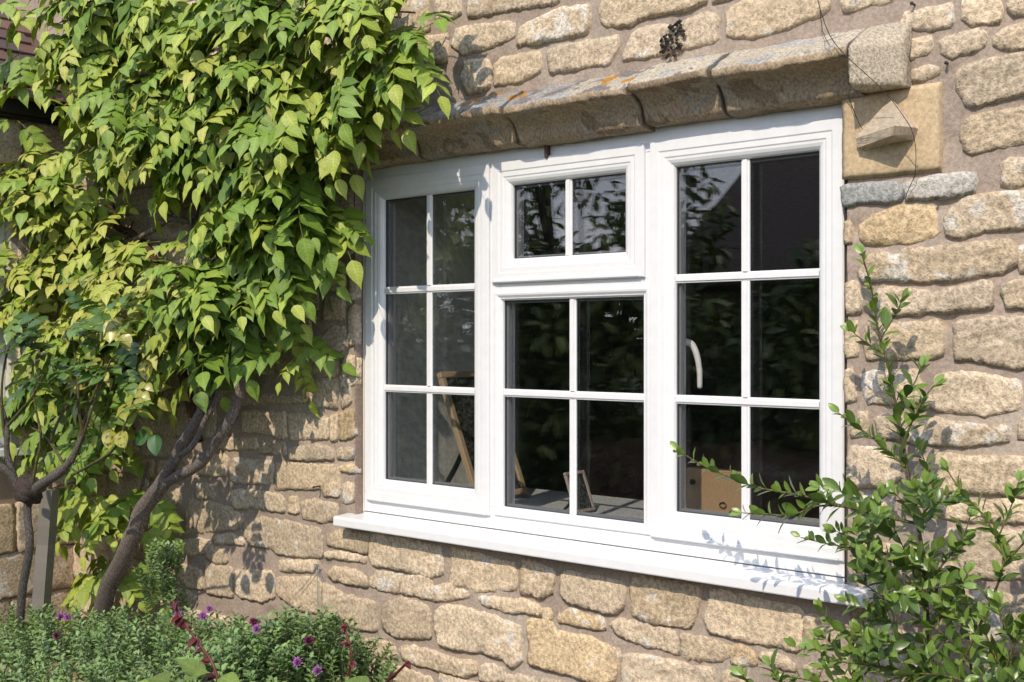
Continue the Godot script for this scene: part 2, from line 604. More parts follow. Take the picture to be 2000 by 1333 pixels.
# a dressed block with a slightly worn arris, subdivided so that it can be uneven
func sawn_slab(b: MB, lo: Vector3, hi: Vector3, base: Color) -> void:
	var nx := int((hi.x - lo.x) / 0.012)
	var ny := int((hi.y - lo.y) / 0.012)
	var first := b.v.size()
	for j in ny + 3:
		for i in nx + 3:
			var u := clampf((i - 1.0) / nx, 0.0, 1.0)
			var w := clampf((j - 1.0) / ny, 0.0, 1.0)
			var p := Vector3(lerpf(lo.x, hi.x, u), lerpf(lo.y, hi.y, w), hi.z)
			var e := minf(minf(u * (hi.x - lo.x), (1.0 - u) * (hi.x - lo.x)), minf(w * (hi.y - lo.y), (1.0 - w) * (hi.y - lo.y)))
			var n1 := nz.get_noise_2d(p.x * 700.0, p.y * 700.0)
			p.z += n1 * 0.0015 - 0.004 * (1.0 - smoothstep(0.0, 0.006, e))
			if i == 0 or j == 0 or i == nx + 2 or j == ny + 2: p.z = lo.z
			p.x += nz.get_noise_2d(p.y * 1500.0, p.x * 30.0) * 0.0025 * (1.0 - smoothstep(0.0, 0.02, e))
			p.y += nz.get_noise_2d(p.x * 1500.0, p.y * 30.0 + 50.0) * 0.0025 * (1.0 - smoothstep(0.0, 0.02, e))
			var k := 1.0 + 0.16 * nz.get_noise_2d(p.x * 350.0 + 9.0, p.y * 500.0) + 0.1 * n1
			b.vert(p, Color(base.r * k, base.g * k, base.b * k))
	var w2 := nx + 3
	for j in ny + 2:
		for i in nx + 2:
			var a := first + j * w2 + i
			b.face(a, a + 1, a + w2 + 1); b.face(a, a + w2 + 1, a + w2)

# moulded drip stone over the window, in four lengths
func build_hood(wall: Node3D, shift: Vector3) -> void:
	var prof: Array[Vector2] = []      # (y, z) from the wall over the weathered top, round the lip and back along the hollow
	for p in [[2.374, 0.0], [2.358, 0.030], [2.338, 0.066], [2.318, 0.098], [2.308, 0.114], [2.302, 0.118], [2.290, 0.117], [2.285, 0.112], [2.284, 0.096],
			[2.276, 0.074], [2.264, 0.057], [2.250, 0.045], [2.236, 0.038], [2.224, 0.034], [2.214, 0.033], [2.207, 0.027], [2.202, 0.012], [2.200, -0.03], [2.198, -0.07]]:
		prof.append(Vector2(p[0], p[1]))
	var fine: Array[Vector2] = []
	for i in prof.size() - 1:
		var k := maxi(1, int(prof[i].distance_to(prof[i + 1]) / 0.007))
		for j in k: fine.append(prof[i].lerp(prof[i + 1], float(j) / k))
	fine.append(prof[prof.size() - 1])
	var cuts := [[-0.19, 0.335, 0.0], [0.343, 0.764, 0.001], [0.772, 1.234, -0.004], [1.242, 1.492, 0.003], [1.504, 1.885, 0.0]]
	for c in cuts:
		var b := MB.new()
		var n := int((c[1] - c[0]) / 0.008)
		var chip := rr(0.0, 500.0)
		for i in n + 1:
			var x := lerpf(c[0], c[1], float(i) / n)
			var end: float = minf(i, n - i) * (c[1] - c[0]) / n
			for j in fine.size():
				var p := fine[j]
				var y := p.x
				var z := p.y
				var n1 := nz.get_noise_3d(x * 260.0 + chip, y * 500.0, z * 500.0)
				var n2 := nz.get_noise_3d(x * 1400.0, y * 1400.0 + chip, z * 1400.0)
				var wear := smoothstep(0.085, 0.117, z)
				z += 0.0025 * n1 + 0.006 * n2 - wear * maxf(0.0, nz.get_noise_2d(x * 800.0 + chip, 7.0) - 0.05) * 0.024 - 0.004 * (1.0 - smoothstep(0.0, 0.008, end)) * step_in(p.y)
				y += 0.0035 * n2 + 0.003 * n1 + c[2] + wear * 0.007 * nz.get_noise_2d(x * 420.0, 80.0)
				# buff stone, greyed where water runs, with black crust and crustose growths in outlined patches
				var top := clampf((p.x - 2.30) / 0.012, 0.0, 1.0)
				var m1 := nz.get_noise_3d(x * 300.0 + 11.0, y * 420.0, z * 420.0)
				var m2 := nz.get_noise_3d(x * 1000.0 + 77.0, y * 1300.0, z * 1300.0)
				var m3 := nz.get_noise_3d(x * 620.0 + 300.0, y * 1700.0, z * 900.0)
				var col := Color(0.52, 0.39, 0.25)
				if m1 > 0.05: col = Color(0.45, 0.35, 0.24)
				if m2 + m1 * 0.5 > 0.3: col = Color(0.28, 0.205, 0.13)
				if top > 0.5:
					col = Color(0.54, 0.47, 0.365) if x > 1.0 else Color(0.37, 0.345, 0.315)
					var lich := 0.9 if x > 1.3 else 0.18
					if m2 > 0.22 + 0.3 * float(x > 1.25): col = Color(0.21, 0.19, 0.18)
					elif m2 < -0.28: col = Color(0.47, 0.46, 0.44)
					if m3 > lich + 0.12 and x > 0.2 and x < 1.25: col = Color(0.52, 0.24, 0.03)
				elif m3 < -0.35: col = Color(0.42, 0.36, 0.29)
				var kk := 1.0 + 0.2 * m1 + 0.18 * m2
				b.vert(Vector3(x, y, z) + shift, Color(col.r * kk, col.g * kk, col.b * kk))
				b.uv.push_back(Vector2(x, j * 0.0075))
		var w := fine.size()
		for i in n:
			for j in w - 1:
				var a := i * w + j
				b.face(a, a + 1, a + w + 1); b.face(a, a + w + 1, a + w)
		for i in [0, n]:
			var mid := b.vert(Vector3(lerpf(c[0], c[1], float(i) / n), 2.29, 0.0) + shift, Color(0.3, 0.24, 0.17))
			b.uv.push_back(Vector2(i, 0.3))
			for j in w - 1:
				if i == 0: b.face(mid, i * w + j + 1, i * w + j)
				else: b.face(mid, i * w + j, i * w + j + 1)
		part(wall, "hood_mould", b.mesh(), M.weathered, "grey lichen covered length of the hood moulding" if c[0] > 0.2 and c[0] < 1.0 else "")
	# returned end stones: the same weathered slope, then a plain face dropping lower
	for e in [[1.8865, 2.0], [-0.31, -0.192]]:
		var b := MB.new()
		var q := [Vector2(2.376, -0.02), Vector2(2.374, 0.004), Vector2(2.345, 0.058), Vector2(2.318, 0.098), Vector2(2.309, 0.110), Vector2(2.300, 0.114), Vector2(2.260, 0.113), Vector2(2.222, 0.112), Vector2(2.212, 0.106), Vector2(2.209, 0.09), Vector2(2.209, -0.02)]
		var f2: Array[Vector2] = []
		for i in q.size() - 1:
			var k := maxi(1, int(q[i].distance_to(q[i + 1]) / 0.009))
			for j in k: f2.append(q[i].lerp(q[i + 1], float(j) / k))
		f2.append(q[q.size() - 1])
		var nx := int((e[1] - e[0]) / 0.009)
		for i in nx + 1:
			for j in f2.size():
				var x := lerpf(e[0], e[1], float(i) / nx)
				var edge := 0.002 * (1.0 - smoothstep(0.0, 1.2, minf(i, nx - i)))
				var n1 := nz.get_noise_3d(x * 900.0, f2[j].x * 900.0, f2[j].y * 900.0)
				var k := 1.0 + 0.14 * nz.get_noise_3d(x * 300.0, f2[j].x * 300.0, 5.0) + 0.1 * n1
				var col := Color(0.56, 0.475, 0.36)
				b.vert(Vector3(x, f2[j].x + 0.001 * n1, f2[j].y * (lerpf(1.0, 0.4, float(i) / nx) if e[0] > 0.0 and f2[j].y > 0.0 else 1.0) - edge + 0.0016 * n1) + shift, Color(col.r * k, col.g * k, col.b * k))
		var w := f2.size()
		for i in nx:
			for j in w - 1:
				var a := i * w + j
				b.face(a, a + 1, a + w + 1); b.face(a, a + w + 1, a + w)
		for i in [0, nx]:
			var mid := b.vert(Vector3(e[0] if i == 0 else e[1], 2.28, 0.02) + shift, Color(0.42, 0.35, 0.26))
			for j in w - 1:
				if i == 0: b.face(mid, i * w + j + 1, i * w + j)
				else: b.face(mid, i * w + j, i * w + j + 1)
		part(wall, "hood_end", b.mesh(), M.weathered, "square plain end block of the hood")

func step_in(z: float) -> float: return smoothstep(0.03, 0.08, z)

# ---------- window ----------
const SASH := [[0.0, -0.004], [0.0, 0.008], [0.003, 0.0115], [0.030, 0.0115], [0.034, 0.009], [0.048, 0.009], [0.052, 0.0065], [0.058, 0.0062], [0.066, 0.003], [0.073, -0.003], [0.076, -0.009], [0.0765, -0.016]]
const BEAD := [[0.0, 0.0003], [0.003, 0.006], [0.008, 0.0072], [0.014, 0.006], [0.023, -0.001], [0.029, -0.008], [0.030, -0.016]]

func glazing(parent: Node3D, x0: float, y0: float, x1: float, y1: float, bars_x: Array, bars_y: Array, zf: float) -> void:
	# gasket line, two panes with the spacer between them, and glazing bars planted on the outer pane
	var b := MB.new()
	mitred(b, x0 - 0.004, y0 - 0.004, x1 + 0.004, y1 + 0.004, [[0.0, -0.0145], [0.0068, -0.0145], [0.0072, -0.0175]], zf)
	part(parent, "gasket", b.mesh(), M.gasket)
	for z in [-0.018, -0.042]:
		b = MB.new()
		for f in [z, z - 0.004]:      # both faces of the pane
			b.quad(Vector3(x0 - 0.003, y0 - 0.003, zf + f), Vector3(x1 + 0.003, y0 - 0.003, zf + f), Vector3(x1 + 0.003, y1 + 0.003, zf + f), Vector3(x0 - 0.003, y1 + 0.003, zf + f))
		part(parent, "glass_pane", b.mesh(), M.glass)
	b = MB.new()
	mitred(b, x0 - 0.0025, y0 - 0.0025, x1 + 0.0025, y1 + 0.0025, [[0.010, -0.0405], [0.010, -0.0235], [0.0, -0.0235]], zf)
	part(parent, "spacer", b.mesh(), M.spacer)
	# inner side of the sash
	b = MB.new()
	mitred(b, x0 - 0.0765, y0 - 0.0765, x1 + 0.0765, y1 + 0.0765, [[0.06, -0.075], [0.0765, -0.06], [0.079, -0.0475]], zf)
	part(parent, "inner_bead", b.mesh(), M.paint)
	for k in bars_y:
		b = MB.new()
		bar(b, Vector3(x0, k, zf), Vector3(x1, k, zf))
		part(parent, "glazing_bar", b.mesh(), M.paint)
	var ys := [y0] + bars_y + [y1]
	for k in bars_x:
		for i in ys.size() - 1:
			b = MB.new()
			bar(b, Vector3(k, ys[i] + (0.0125 if i > 0 else 0.0), zf), Vector3(k, ys[i + 1] - (0.0125 if i < ys.size() - 2 else 0.0), zf))
			part(parent, "glazing_bar", b.mesh(), M.paint)

func bar(b: MB, a: Vector3, e: Vector3) -> void:
	var d := (e - a).normalized()
	var s := Vector3(-d.y, d.x, 0)
	var pr := [[-0.0125, -0.0172], [-0.0125, -0.0125], [-0.0115, -0.0115], [-0.008, -0.0112], [-0.0065, -0.0075], [0.0065, -0.0075], [0.008, -0.0112], [0.0115, -0.0115], [0.0125, -0.0125], [0.0125, -0.0172]]
	for i in pr.size() - 1:
		var p0: Vector3 = s * pr[i][0] + Vector3(0, 0, pr[i][1])
		var p1: Vector3 = s * pr[i + 1][0] + Vector3(0, 0, pr[i + 1][1])
		b.quad(a + p1, e + p1, e + p0, a + p0)

func sash(w: Node3D, x0: float, y0: float, x1: float, y1: float, bars_x: Array, bars_y: Array, label: String) -> Node3D:
	var s := Node3D.new()
	s.set_meta("label", label)
	put(w, s, "casement_sash")
	var b := MB.new()
	mitred(b, x0, y0, x1, y1, SASH, ZF)
	b.box(Vector3(x0 + 0.012, y0 + 0.0006, ZF - 0.002), Vector3(x1 - 0.012, y0 + 0.012, ZF + 0.0165), Color.WHITE, 0.003)     # drip nosing along the foot
	part(s, "sash_frame", b.mesh(), M.paint)
	glazing(s, x0 + 0.0765, y0 + 0.0765, x1 - 0.0765, y1 - 0.0765, bars_x, bars_y, ZF)
	return s

func build_window() -> void:
	var w := thing("casement_window", "white three light casement window with glazing bars set in the stone wall", "window", Vector3(0.907, 1.0, 0))
	var at := w.position
	# build in wall axes, then move back by the thing's own place
	var frame := MB.new()
	var zb := ZF - 0.075
	# outer frame, mullions and transom butted end to end
	frame.box(Vector3(0.0, 1.002, zb), Vector3(1.8145, 1.070, ZF), Color.WHITE, 0.002)
	frame.box(Vector3(0.0, 2.140, zb), Vector3(1.8145, 2.300, ZF), Color.WHITE, 0.002)
	frame.box(Vector3(0.0, 1.0705, zb), Vector3(0.060, 2.1395, ZF), Color.WHITE, 0.002)
	frame.box(Vector3(1.752, 1.0705, zb), Vector3(1.8145, 2.1395, ZF), Color.WHITE, 0.002)
	frame.box(Vector3(0.568, 1.0705, zb), Vector3(0.640, 2.1395, ZF), Color.WHITE, 0.002)
	frame.box(Vector3(1.193, 1.0705, zb), Vector3(1.262, 2.1395, ZF), Color.WHITE, 0.002)
	frame.box(Vector3(0.6405, 1.732, zb), Vector3(1.1925, 1.830, ZF), Color.WHITE, 0.002)
	var f := part(w, "window_frame", frame.mesh(), M.paint)
	# white fillet of sealant down the left jamb and a cover strip at the right
	var seal := MB.new()
	seal.box(Vector3(-0.004, 1.0, ZF - 0.01), Vector3(-0.0005, 2.2, ZF + 0.004), Color(0.95, 0.9, 0.8))
	seal.box(Vector3(1.8150, 1.0, ZF - 0.01), Vector3(1.8185, 2.2, ZF + 0.004), Color(0.95, 0.9, 0.8))
	part(w, "sealant", seal.mesh(), M.paint)
	sash(w, 0.0175, 1.043, 0.600, 2.1665, [0.3105], [1.436, 1.775], "left sash shaded at its head by the wisteria")
	sash(w, 0.6125, 1.783, 1.2015, 2.1665, [0.909], [], "small top hung fanlight sash")
	var r := sash(w, 1.2215, 1.043, 1.8135, 2.1665, [1.5185], [1.436, 1.775], "right sash with the inside handle showing")
	# fixed light below the fanlight
	var c := Node3D.new()
	c.set_meta("label", "fixed light below the small fanlight")
	put(w, c, "fixed_light")
	var b := MB.new()
	mitred(b, 0.618, 1.045, 1.222, 1.758, BEAD, ZF)
	part(c, "glazing_bead", b.mesh(), M.paint)
	glazing(c, 0.648, 1.075, 1.192, 1.728, [0.925], [1.436], ZF)
	# inside handle on the right sash
	b = MB.new()
	var hp := spline([Vector3(1.262, 1.595, -0.100), Vector3(1.268, 1.598, -0.130), Vector3(1.284, 1.590, -0.142), Vector3(1.298, 1.560, -0.146), Vector3(1.306, 1.515, -0.148), Vector3(1.307, 1.466, -0.148)], 0.008)
	tube(b, hp, 0.011, 0.0075, 10)
	b.box(Vector3(1.250, 1.560, -0.113), Vector3(1.274, 1.630, -0.1056), Color.WHITE, 0.003)
	part(r, "handle", b.mesh(), M.handle)
	# outside sill
	b = MB.new()
	var pr := [[0.9985, -0.10], [0.9985, -0.031], [0.9935, -0.030], [0.9870, 0.058], [0.9845, 0.0625], [0.9805, 0.064], [0.9575, 0.064], [0.9545, 0.0625], [0.9535, 0.059], [0.9535, 0.045], [0.9600, 0.045], [0.9600, -0.10]]
	var xa := -0.058
	var xb := 1.902
	for i in pr.size():
		var p: Array = pr[i]
		var q: Array = pr[(i + 1) % pr.size()]
		b.quad(Vector3(xa, p[0], p[1]), Vector3(xa, q[0], q[1]), Vector3(xb, q[0], q[1]), Vector3(xb, p[0], p[1]))
	for x in [xa, xb]:
		var m := Vector3(x, 0.975, 0.0)
		for i in pr.size():
			var p: Array = pr[i]
			var q: Array = pr[(i + 1) % pr.size()]
			if x == xa: b.tri(m, Vector3(x, q[0], q[1]), Vector3(x, p[0], p[1]))
			else: b.tri(m, Vector3(x, p[0], p[1]), Vector3(x, q[0], q[1]))
	part(w, "window_sill", b.mesh(), M.paint, "long white outside sill")
	for k in w.get_children():
		(k as Node3D).position -= at
	# rusty wedge of slate caught over the fanlight
	b = MB.new()
	b.box(Vector3(0.838, 2.158, ZF - 0.001), Vector3(0.850, 2.200, ZF + 0.022), Color(0.10, 0.045, 0.035), 0.004)
	var chip := part(self, "wooden_wedge", b.mesh(), M.timber)
	chip.set_meta("label", "tiny dark brown wedge above the small fanlight"); chip.set_meta("category", "wedge")

# ---------- the room behind ----------
func build_room() -> void:
	var b := MB.new()
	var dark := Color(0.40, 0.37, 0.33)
	var X0 := -3.4
	var X1 := 3.4
	var Y0 := 0.15
	var Y1 := 2.45
	var Z0 := -0.62
	var Z1 := -6.4
	# back of the outer wall round the opening, side walls and far wall, with thickness
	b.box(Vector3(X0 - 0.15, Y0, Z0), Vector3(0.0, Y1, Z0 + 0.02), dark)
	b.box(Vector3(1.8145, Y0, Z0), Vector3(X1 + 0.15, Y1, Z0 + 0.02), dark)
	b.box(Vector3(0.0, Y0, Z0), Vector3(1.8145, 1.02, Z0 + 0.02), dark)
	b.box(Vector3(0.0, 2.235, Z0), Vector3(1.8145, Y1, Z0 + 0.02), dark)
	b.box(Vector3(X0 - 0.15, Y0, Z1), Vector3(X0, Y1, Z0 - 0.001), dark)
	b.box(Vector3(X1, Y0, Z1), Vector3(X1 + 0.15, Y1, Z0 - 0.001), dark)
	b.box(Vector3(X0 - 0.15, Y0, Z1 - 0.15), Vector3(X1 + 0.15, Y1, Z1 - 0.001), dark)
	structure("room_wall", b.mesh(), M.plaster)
	b = MB.new()
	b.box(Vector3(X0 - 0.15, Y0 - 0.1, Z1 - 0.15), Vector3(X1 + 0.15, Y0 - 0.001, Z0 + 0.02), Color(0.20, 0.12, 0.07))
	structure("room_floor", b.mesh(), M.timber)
	b = MB.new()
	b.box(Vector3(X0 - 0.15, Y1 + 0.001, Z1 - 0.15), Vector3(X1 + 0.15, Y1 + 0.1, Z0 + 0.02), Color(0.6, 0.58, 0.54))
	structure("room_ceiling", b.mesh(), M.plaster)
	# plastered window reveal
	b = MB.new()
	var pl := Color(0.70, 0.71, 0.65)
	b.box(Vector3(-0.05, 1.0, Z0 + 0.021), Vector3(0.004, 2.26, ZF - 0.0755), pl)
	b.box(Vector3(1.811, 1.0, Z0 + 0.021), Vector3(1.86, 2.26, ZF - 0.0755), pl)
	b.box(Vector3(0.0045, 2.2, Z0 + 0.021), Vector3(1.8105, 2.26, ZF - 0.0755), pl)
	structure("window_reveal", b.mesh(), M.plaster)
	b = MB.new()
	b.box(Vector3(0.0045, 0.98, Z0 - 0.03), Vector3(1.8105, 1.045, ZF - 0.0756), Color(0.50, 0.52, 0.52), 0.006)
	structure("window_board", b.mesh(), M.tile)
	# picture frame leaning back on its strut, turned across the window
	var t := thing("picture_frame", "pale wooden picture frame leaning on a dark strut behind the left sash", "picture frame", Vector3(0.407, 1.115, -0.17) * Vector3(1, 0, 1) + Vector3(0, 1.0455, 0))
	leaning(t, 0.40, 0.26, 0.47, 0.022, Color(0.46, 0.34, 0.21), M.timber)
	# small photo frame on the board
	t = thing("photo_frame", "small grey photo frame with dark curved strut behind the fixed light", "photo frame", Vector3(0.811, 1.048, -0.2) * Vector3(1, 0, 1) + Vector3(0, 1.0455, 0))
	leaning(t, 0.36, 0.10, 0.135, 0.010, Color(0.40, 0.33, 0.30), M.tile)
	# pine box back with a ring and a hole
	t = thing("wooden_box", "pale pine wooden box with a metal ring behind the right sash", "box", Vector3(1.285, 1.0455, -0.24))
	b = MB.new()
	b.box(Vector3(-0.085, 0.0, -0.05), Vector3(0.110, 0.175, 0.0), Color(0.46, 0.31, 0.17), 0.003)
	part(t, "panel", b.mesh(), M.timber)
	b = MB.new()
	var ring: Array = []
	for k in 13: ring.append(Vector3(0.045 + 0.011 * cos(k * TAU / 12.0), 0.075 + 0.008 * sin(k * TAU / 12.0), 0.004))
	tube(b, spline(ring, 0.004), 0.0016, 0.0016, 5)
	part(t, "metal_ring", b.mesh(), M.iron)
	b = MB.new()
	tube(b, spline([Vector3(-0.06, 0.135, 0.0), Vector3(-0.06, 0.135, 0.006)], 0.003), 0.009, 0.009, 8)
	part(t, "knob", b.mesh(), M.black)
	b = MB.new()
	tube(b, spline([Vector3(0.07, 0.055, 0.0), Vector3(0.07, 0.055, 0.003)], 0.002), 0.005, 0.005, 8)
	part(t, "knob", b.mesh(), M.black)
	# leather sofa deeper in the room
	t = thing("leather_sofa", "dark brown leather sofa in the gloom behind the right sash", "sofa", Vector3(0.75, 0.15, -1.75))
	b = MB.new()
	b.box(Vector3(-0.9, 0.1, -0.45), Vector3(0.9, 0.45, 0.45), Color.WHITE, 0.05)
	part(t, "seat", b.mesh(), M.leather)
	b = MB.new()
	sofa_pad(b, Vector3(-0.88, 0.451, 0.20), Vector3(0.88, 1.06, 0.46))
	part(t, "backrest", b.mesh(), M.leather)
	for s in [-1, 1]:
		b = MB.new()
		b.box(Vector3(0.9005 * s if s > 0 else -1.1, 0.1, -0.45), Vector3(1.1 if s > 0 else -0.9005, 0.68, 0.45), Color.WHITE, 0.06)
		part(t, "armrest", b.mesh(), M.leather)
		for z in [-0.38, 0.38]:
			b = MB.new()
			b.box(Vector3(0.85 * s - 0.03, 0.0, z - 0.03), Vector3(0.85 * s + 0.03, 0.0998, z + 0.03))
			part(t, "foot", b.mesh(), M.black)

# a frame that stands across the sill board and leans to the left on a strut
func leaning(t: Node3D, a: float, deep: float, high: float, rail: float, col: Color, m: Material) -> void:
	var at := Transform3D(Basis(Vector3(0, 0, -1), Vector3(-sin(a), cos(a), 0), Vector3(cos(a), sin(a), 0)), Vector3(0, rail * 0.5, 0))
	for k in [[0.0, 0.0, deep, rail], [0.0, high - rail, deep, high], [0.0, rail + 0.0003, rail, high - rail - 0.0003], [deep - rail, rail + 0.0003, deep, high - rail - 0.0003]]:
		var q := MB.new()
		q.box(Vector3(k[0], k[1], -rail * 0.5), Vector3(k[2], k[3], rail * 0.5), col, rail * 0.1)
		var b := MB.new()
		b.add(q, at)
		part(t, "frame_rail", b.mesh(), m)
	var q := MB.new()
	q.box(Vector3(rail + 0.0003, rail + 0.0003, -rail * 0.3), Vector3(deep - rail - 0.0003, high - rail - 0.0003, rail * 0.15), Color(0.9, 0.9, 0.9))
	var b := MB.new()
	b.add(q, at)
	part(t, "picture", b.mesh(), M.picture)
	b = MB.new()
	var top := at * Vector3(deep * 0.3, high * 0.52, -rail * 0.6)
	var foot := Vector3(top.x - high * 0.28, rail * 0.4, top.z + 0.01)
	tube(b, spline([top, (top + foot) * 0.5 + Vector3(0.012, 0, 0), foot], 0.02), rail * 0.42, rail * 0.5, 6, Color(0.6, 0.6, 0.62))
	part(t, "strut", b.mesh(), M.black)

# a plump creased cushion
func sofa_pad(b: MB, lo: Vector3, hi: Vector3) -> void:
	var nx := 60
	var nr := 24
	for i in nx + 1:
		for j in nr:
			var a := TAU * j / nr
			var x := lerpf(lo.x, hi.x, float(i) / nx)
			var fold := 1.0 - 0.10 * absf(sin(x * 7.0)) - 0.05 * nz.get_noise_2d(x * 600.0, a * 60.0)
			var e := pow(clampf(minf(i, nx - i) / 4.0, 0.15, 1.0), 0.5)
			var cy := (lo.y + hi.y) * 0.5
			var cz := (lo.z + hi.z) * 0.5
			var sy := signf(sin(a)) * pow(absf(sin(a)), 0.6)
			var sz := signf(cos(a)) * pow(absf(cos(a)), 0.6)
			b.vert(Vector3(x, maxf(lo.y, cy + sy * (hi.y - lo.y) * 0.5 * e * (fold if sy > 0 else 1.0)), cz + sz * (hi.z - lo.z) * 0.5 * e * fold))
	for i in nx:
		for j in nr:
			var j2 := (j + 1) % nr
			b.face(i * nr + j, (i + 1) * nr + j, (i + 1) * nr + j2)
			b.face(i * nr + j, (i + 1) * nr + j2, i * nr + j2)

# ---------- ground ----------
func build_ground() -> void:
	var b := MB.new()
	b.quad(Vector3(-40, -0.012, 40), Vector3(40, -0.012, 40), Vector3(40, -0.012, -20), Vector3(-40, -0.012, -20), Color(0.06, 0.085, 0.03))
	structure("ground", b.mesh(), M.soil)
	b = MB.new()
	var n := 60
	for j in 31:
		for i in n + 1:
			var x := lerpf(-1.95, 4.5, float(i) / n)
			var z := lerpf(-0.02, 1.9, j / 30.0)
			b.vert(Vector3(x, 0.0 + 0.02 * nz.get_noise_2d(x * 120.0, z * 120.0), z), Color(0.075, 0.05, 0.033) * (1.0 + 0.4 * nz.get_noise_2d(x * 300.0, z * 300.0)))
	for j in 30:
		for i in n:
			var a := j * (n + 1) + i
			b.face(a, a + n + 1, a + n + 2); b.face(a, a + n + 2, a + 1)
	structure("flower_bed_soil", b.mesh(), M.soil)

# ---------- leaves ----------
# one leaf blade: midrib from base along dir, slightly folded and curled
func blade(b: MB, base: Vector3, dir: Vector3, up: Vector3, length: float, width: float, droop: float, fold: float, col: Color, shape: Array, wave := 0.0) -> void:
	var side := dir.cross(up).normalized()
	up = side.cross(dir).normalized()
	var n := shape.size()
	var first := b.v.size()
	var ph := rnd.randf() * 6.0
	var uvs := []
	for i in n:
		var t: float = shape[i][0]
		var w: float = shape[i][1] * width * 0.5
		var c := base + dir * (length * t) - up * (droop * length * t * t)
		var rim := up * (fold * w)
		var wv := up * (wave * w * sin(t * 11.0 + ph))
		var k := 1.0 + 0.10 * sin(t * 23.0 + ph)
		b.vert(c + side * w + rim + wv, Color(col.r * k, col.g * k, col.b * k))
		b.vert(c, Color(col.r * 1.12, col.g * 1.1, col.b * 1.12))
		b.vert(c - side * w + rim - wv, Color(col.r * k, col.g * k, col.b * k))
		uvs.append_array([Vector2(0.02, t), Vector2(0.5, t), Vector2(0.98, t)])
	b.blade_uv(first, uvs)
	for i in n - 1:
		var a := first + i * 3
		b.face(a, a + 3, a + 4); b.face(a, a + 4, a + 1)
		b.face(a + 1, a + 4, a + 5); b.face(a + 1, a + 5, a + 2)

const OVATE := [[0.0, 0.12], [0.08, 0.56], [0.20, 0.92], [0.34, 1.0], [0.50, 0.90], [0.66, 0.62], [0.78, 0.34], [0.88, 0.14], [1.0, 0.0]]
const ELLIPTIC := [[0.0, 0.12], [0.14, 0.55], [0.34, 0.92], [0.55, 1.0], [0.76, 0.76], [0.92, 0.36], [1.0, 0.02]]
const LOBED := [[0.0, 0.16], [0.25, 0.35], [0.42, 0.95], [0.55, 0.6], [0.72, 0.85], [1.0, 0.1]]

# a pinnate wisteria leaf: local +z leads away from the shoot, +y is its upper side
func wisteria_leaf(pairs: int, length: float, col: Color, tipcol: Color, sag: float) -> MB:
	var b := MB.new()
	var pts := PackedVector3Array()
	var n := 8
	for i in n + 1:
		var t := float(i) / n
		pts.push_back(Vector3(0.012 * sin(t * 5.0), -sag * length * t * t, length * t * (1.0 - 0.22 * sag * t)))
	tube(b, pts, 0.0016, 0.0008, 3, Color(0.20, 0.22, 0.05))
	for i in pairs:
		var t := 0.26 + 0.66 * i / pairs
		var f := t * n
		var p := pts[int(f)].lerp(pts[mini(int(f) + 1, n)], f - int(f))
		var d := (pts[mini(int(f) + 1, n)] - pts[int(f)]).normalized()
		for s in [-1.0, 1.0]:
			var l := length * (0.37 - 0.06 * absf(t - 0.55)) * rr(0.9, 1.1)
			var sd := Vector3(s, 0, 0)
			var dir := (d * rr(0.35, 0.75) + sd * 0.85 + Vector3(0, rr(-0.35, 0.05), 0)).normalized()
			var up := (Vector3.UP + d * 0.15 + sd * rr(-0.35, 0.1)).normalized()
			var k := rr(0.85, 1.15)
			var c := col.lerp(tipcol, clampf(t + rr(-0.3, 0.2), 0.0, 1.0))
			blade(b, p, dir, up, l, l * rr(0.52, 0.62), rr(0.10, 0.30), rr(0.12, 0.32), Color(c.r * k, c.g * k, c.b * k), OVATE, 0.10)
	var d2 := (pts[n] - pts[n - 1]).normalized()
	blade(b, pts[n], (d2 + Vector3(0, -0.15, 0)).normalized(), Vector3.UP, length * 0.38, length * 0.21, 0.2, 0.2, tipcol, OVATE, 0.1)
	return b

func frame_of(dir: Vector3, up: Vector3, scale: float) -> Basis:
	var z := dir.normalized()
	var x := up.cross(z)
	if x.length() < 0.01: x = Vector3.RIGHT.cross(z)
	x = x.normalized()
	return Basis(x, z.cross(x), z).scaled_local(Vector3.ONE * scale)

# leaves of one plant: the ones that show largest as parts, the rest as one mass for each variant
func hang_leaves(plant: Node3D, called: String, meshes: Array, material: Material, list: Array, most: int, mass: String) -> void:
	var eye := Vector3(3.186, 1.6, 2.809)
	for e in list:
		var gp: Vector3 = e[1].origin
		var h := fposmod(gp.x * 37.7 + gp.y * 91.3 + gp.z * 57.1, 1.0)
		e.append(e[1].basis.x.length() / eye.distance_to(gp) * (0.25 + gp.z) * (0.6 + 0.8 * h))
	list.sort_custom(func(p, q): return p[2] > q[2])
	var rest := []
	for m in meshes: rest.append([])
	for i in list.size():
		var t: Transform3D = list[i][1]
		t.origin -= plant.position
		if i < most:
			var o := part(plant, called, meshes[list[i][0]], material)
			o.transform = t
		else: rest[list[i][0]].append(t)
	for k in meshes.size():
		if rest[k].is_empty(): continue
		var mm := MultiMesh.new()
		mm.transform_format = MultiMesh.TRANSFORM_3D
		mm.mesh = meshes[k]
		mm.instance_count = rest[k].size()
		for i in rest[k].size(): mm.set_instance_transform(i, rest[k][i])
		var o := MultiMeshInstance3D.new()
		o.multimesh = mm
		o.material_override = material
		o.set_meta("kind", "stuff")
		put(plant, o, mass)

func stem_part(plant: Node3D, called: String, pts: PackedVector3Array, r0: float, r1: float, sides: int, col: Color, bump := 0.12, material: Material = null) -> void:
	var b := MB.new()
	var q := PackedVector3Array()
	for p in pts: q.push_back(p - plant.position)
	tube(b, q, r0, r1, sides, col, bump)
	part(plant, called, b.mesh(), material if material else M.bark)

func inside_any(p: Vector2, polys: Array) -> bool:
	for q in polys:
		if Geometry2D.is_point_in_polygon(p, q): return true
	return false

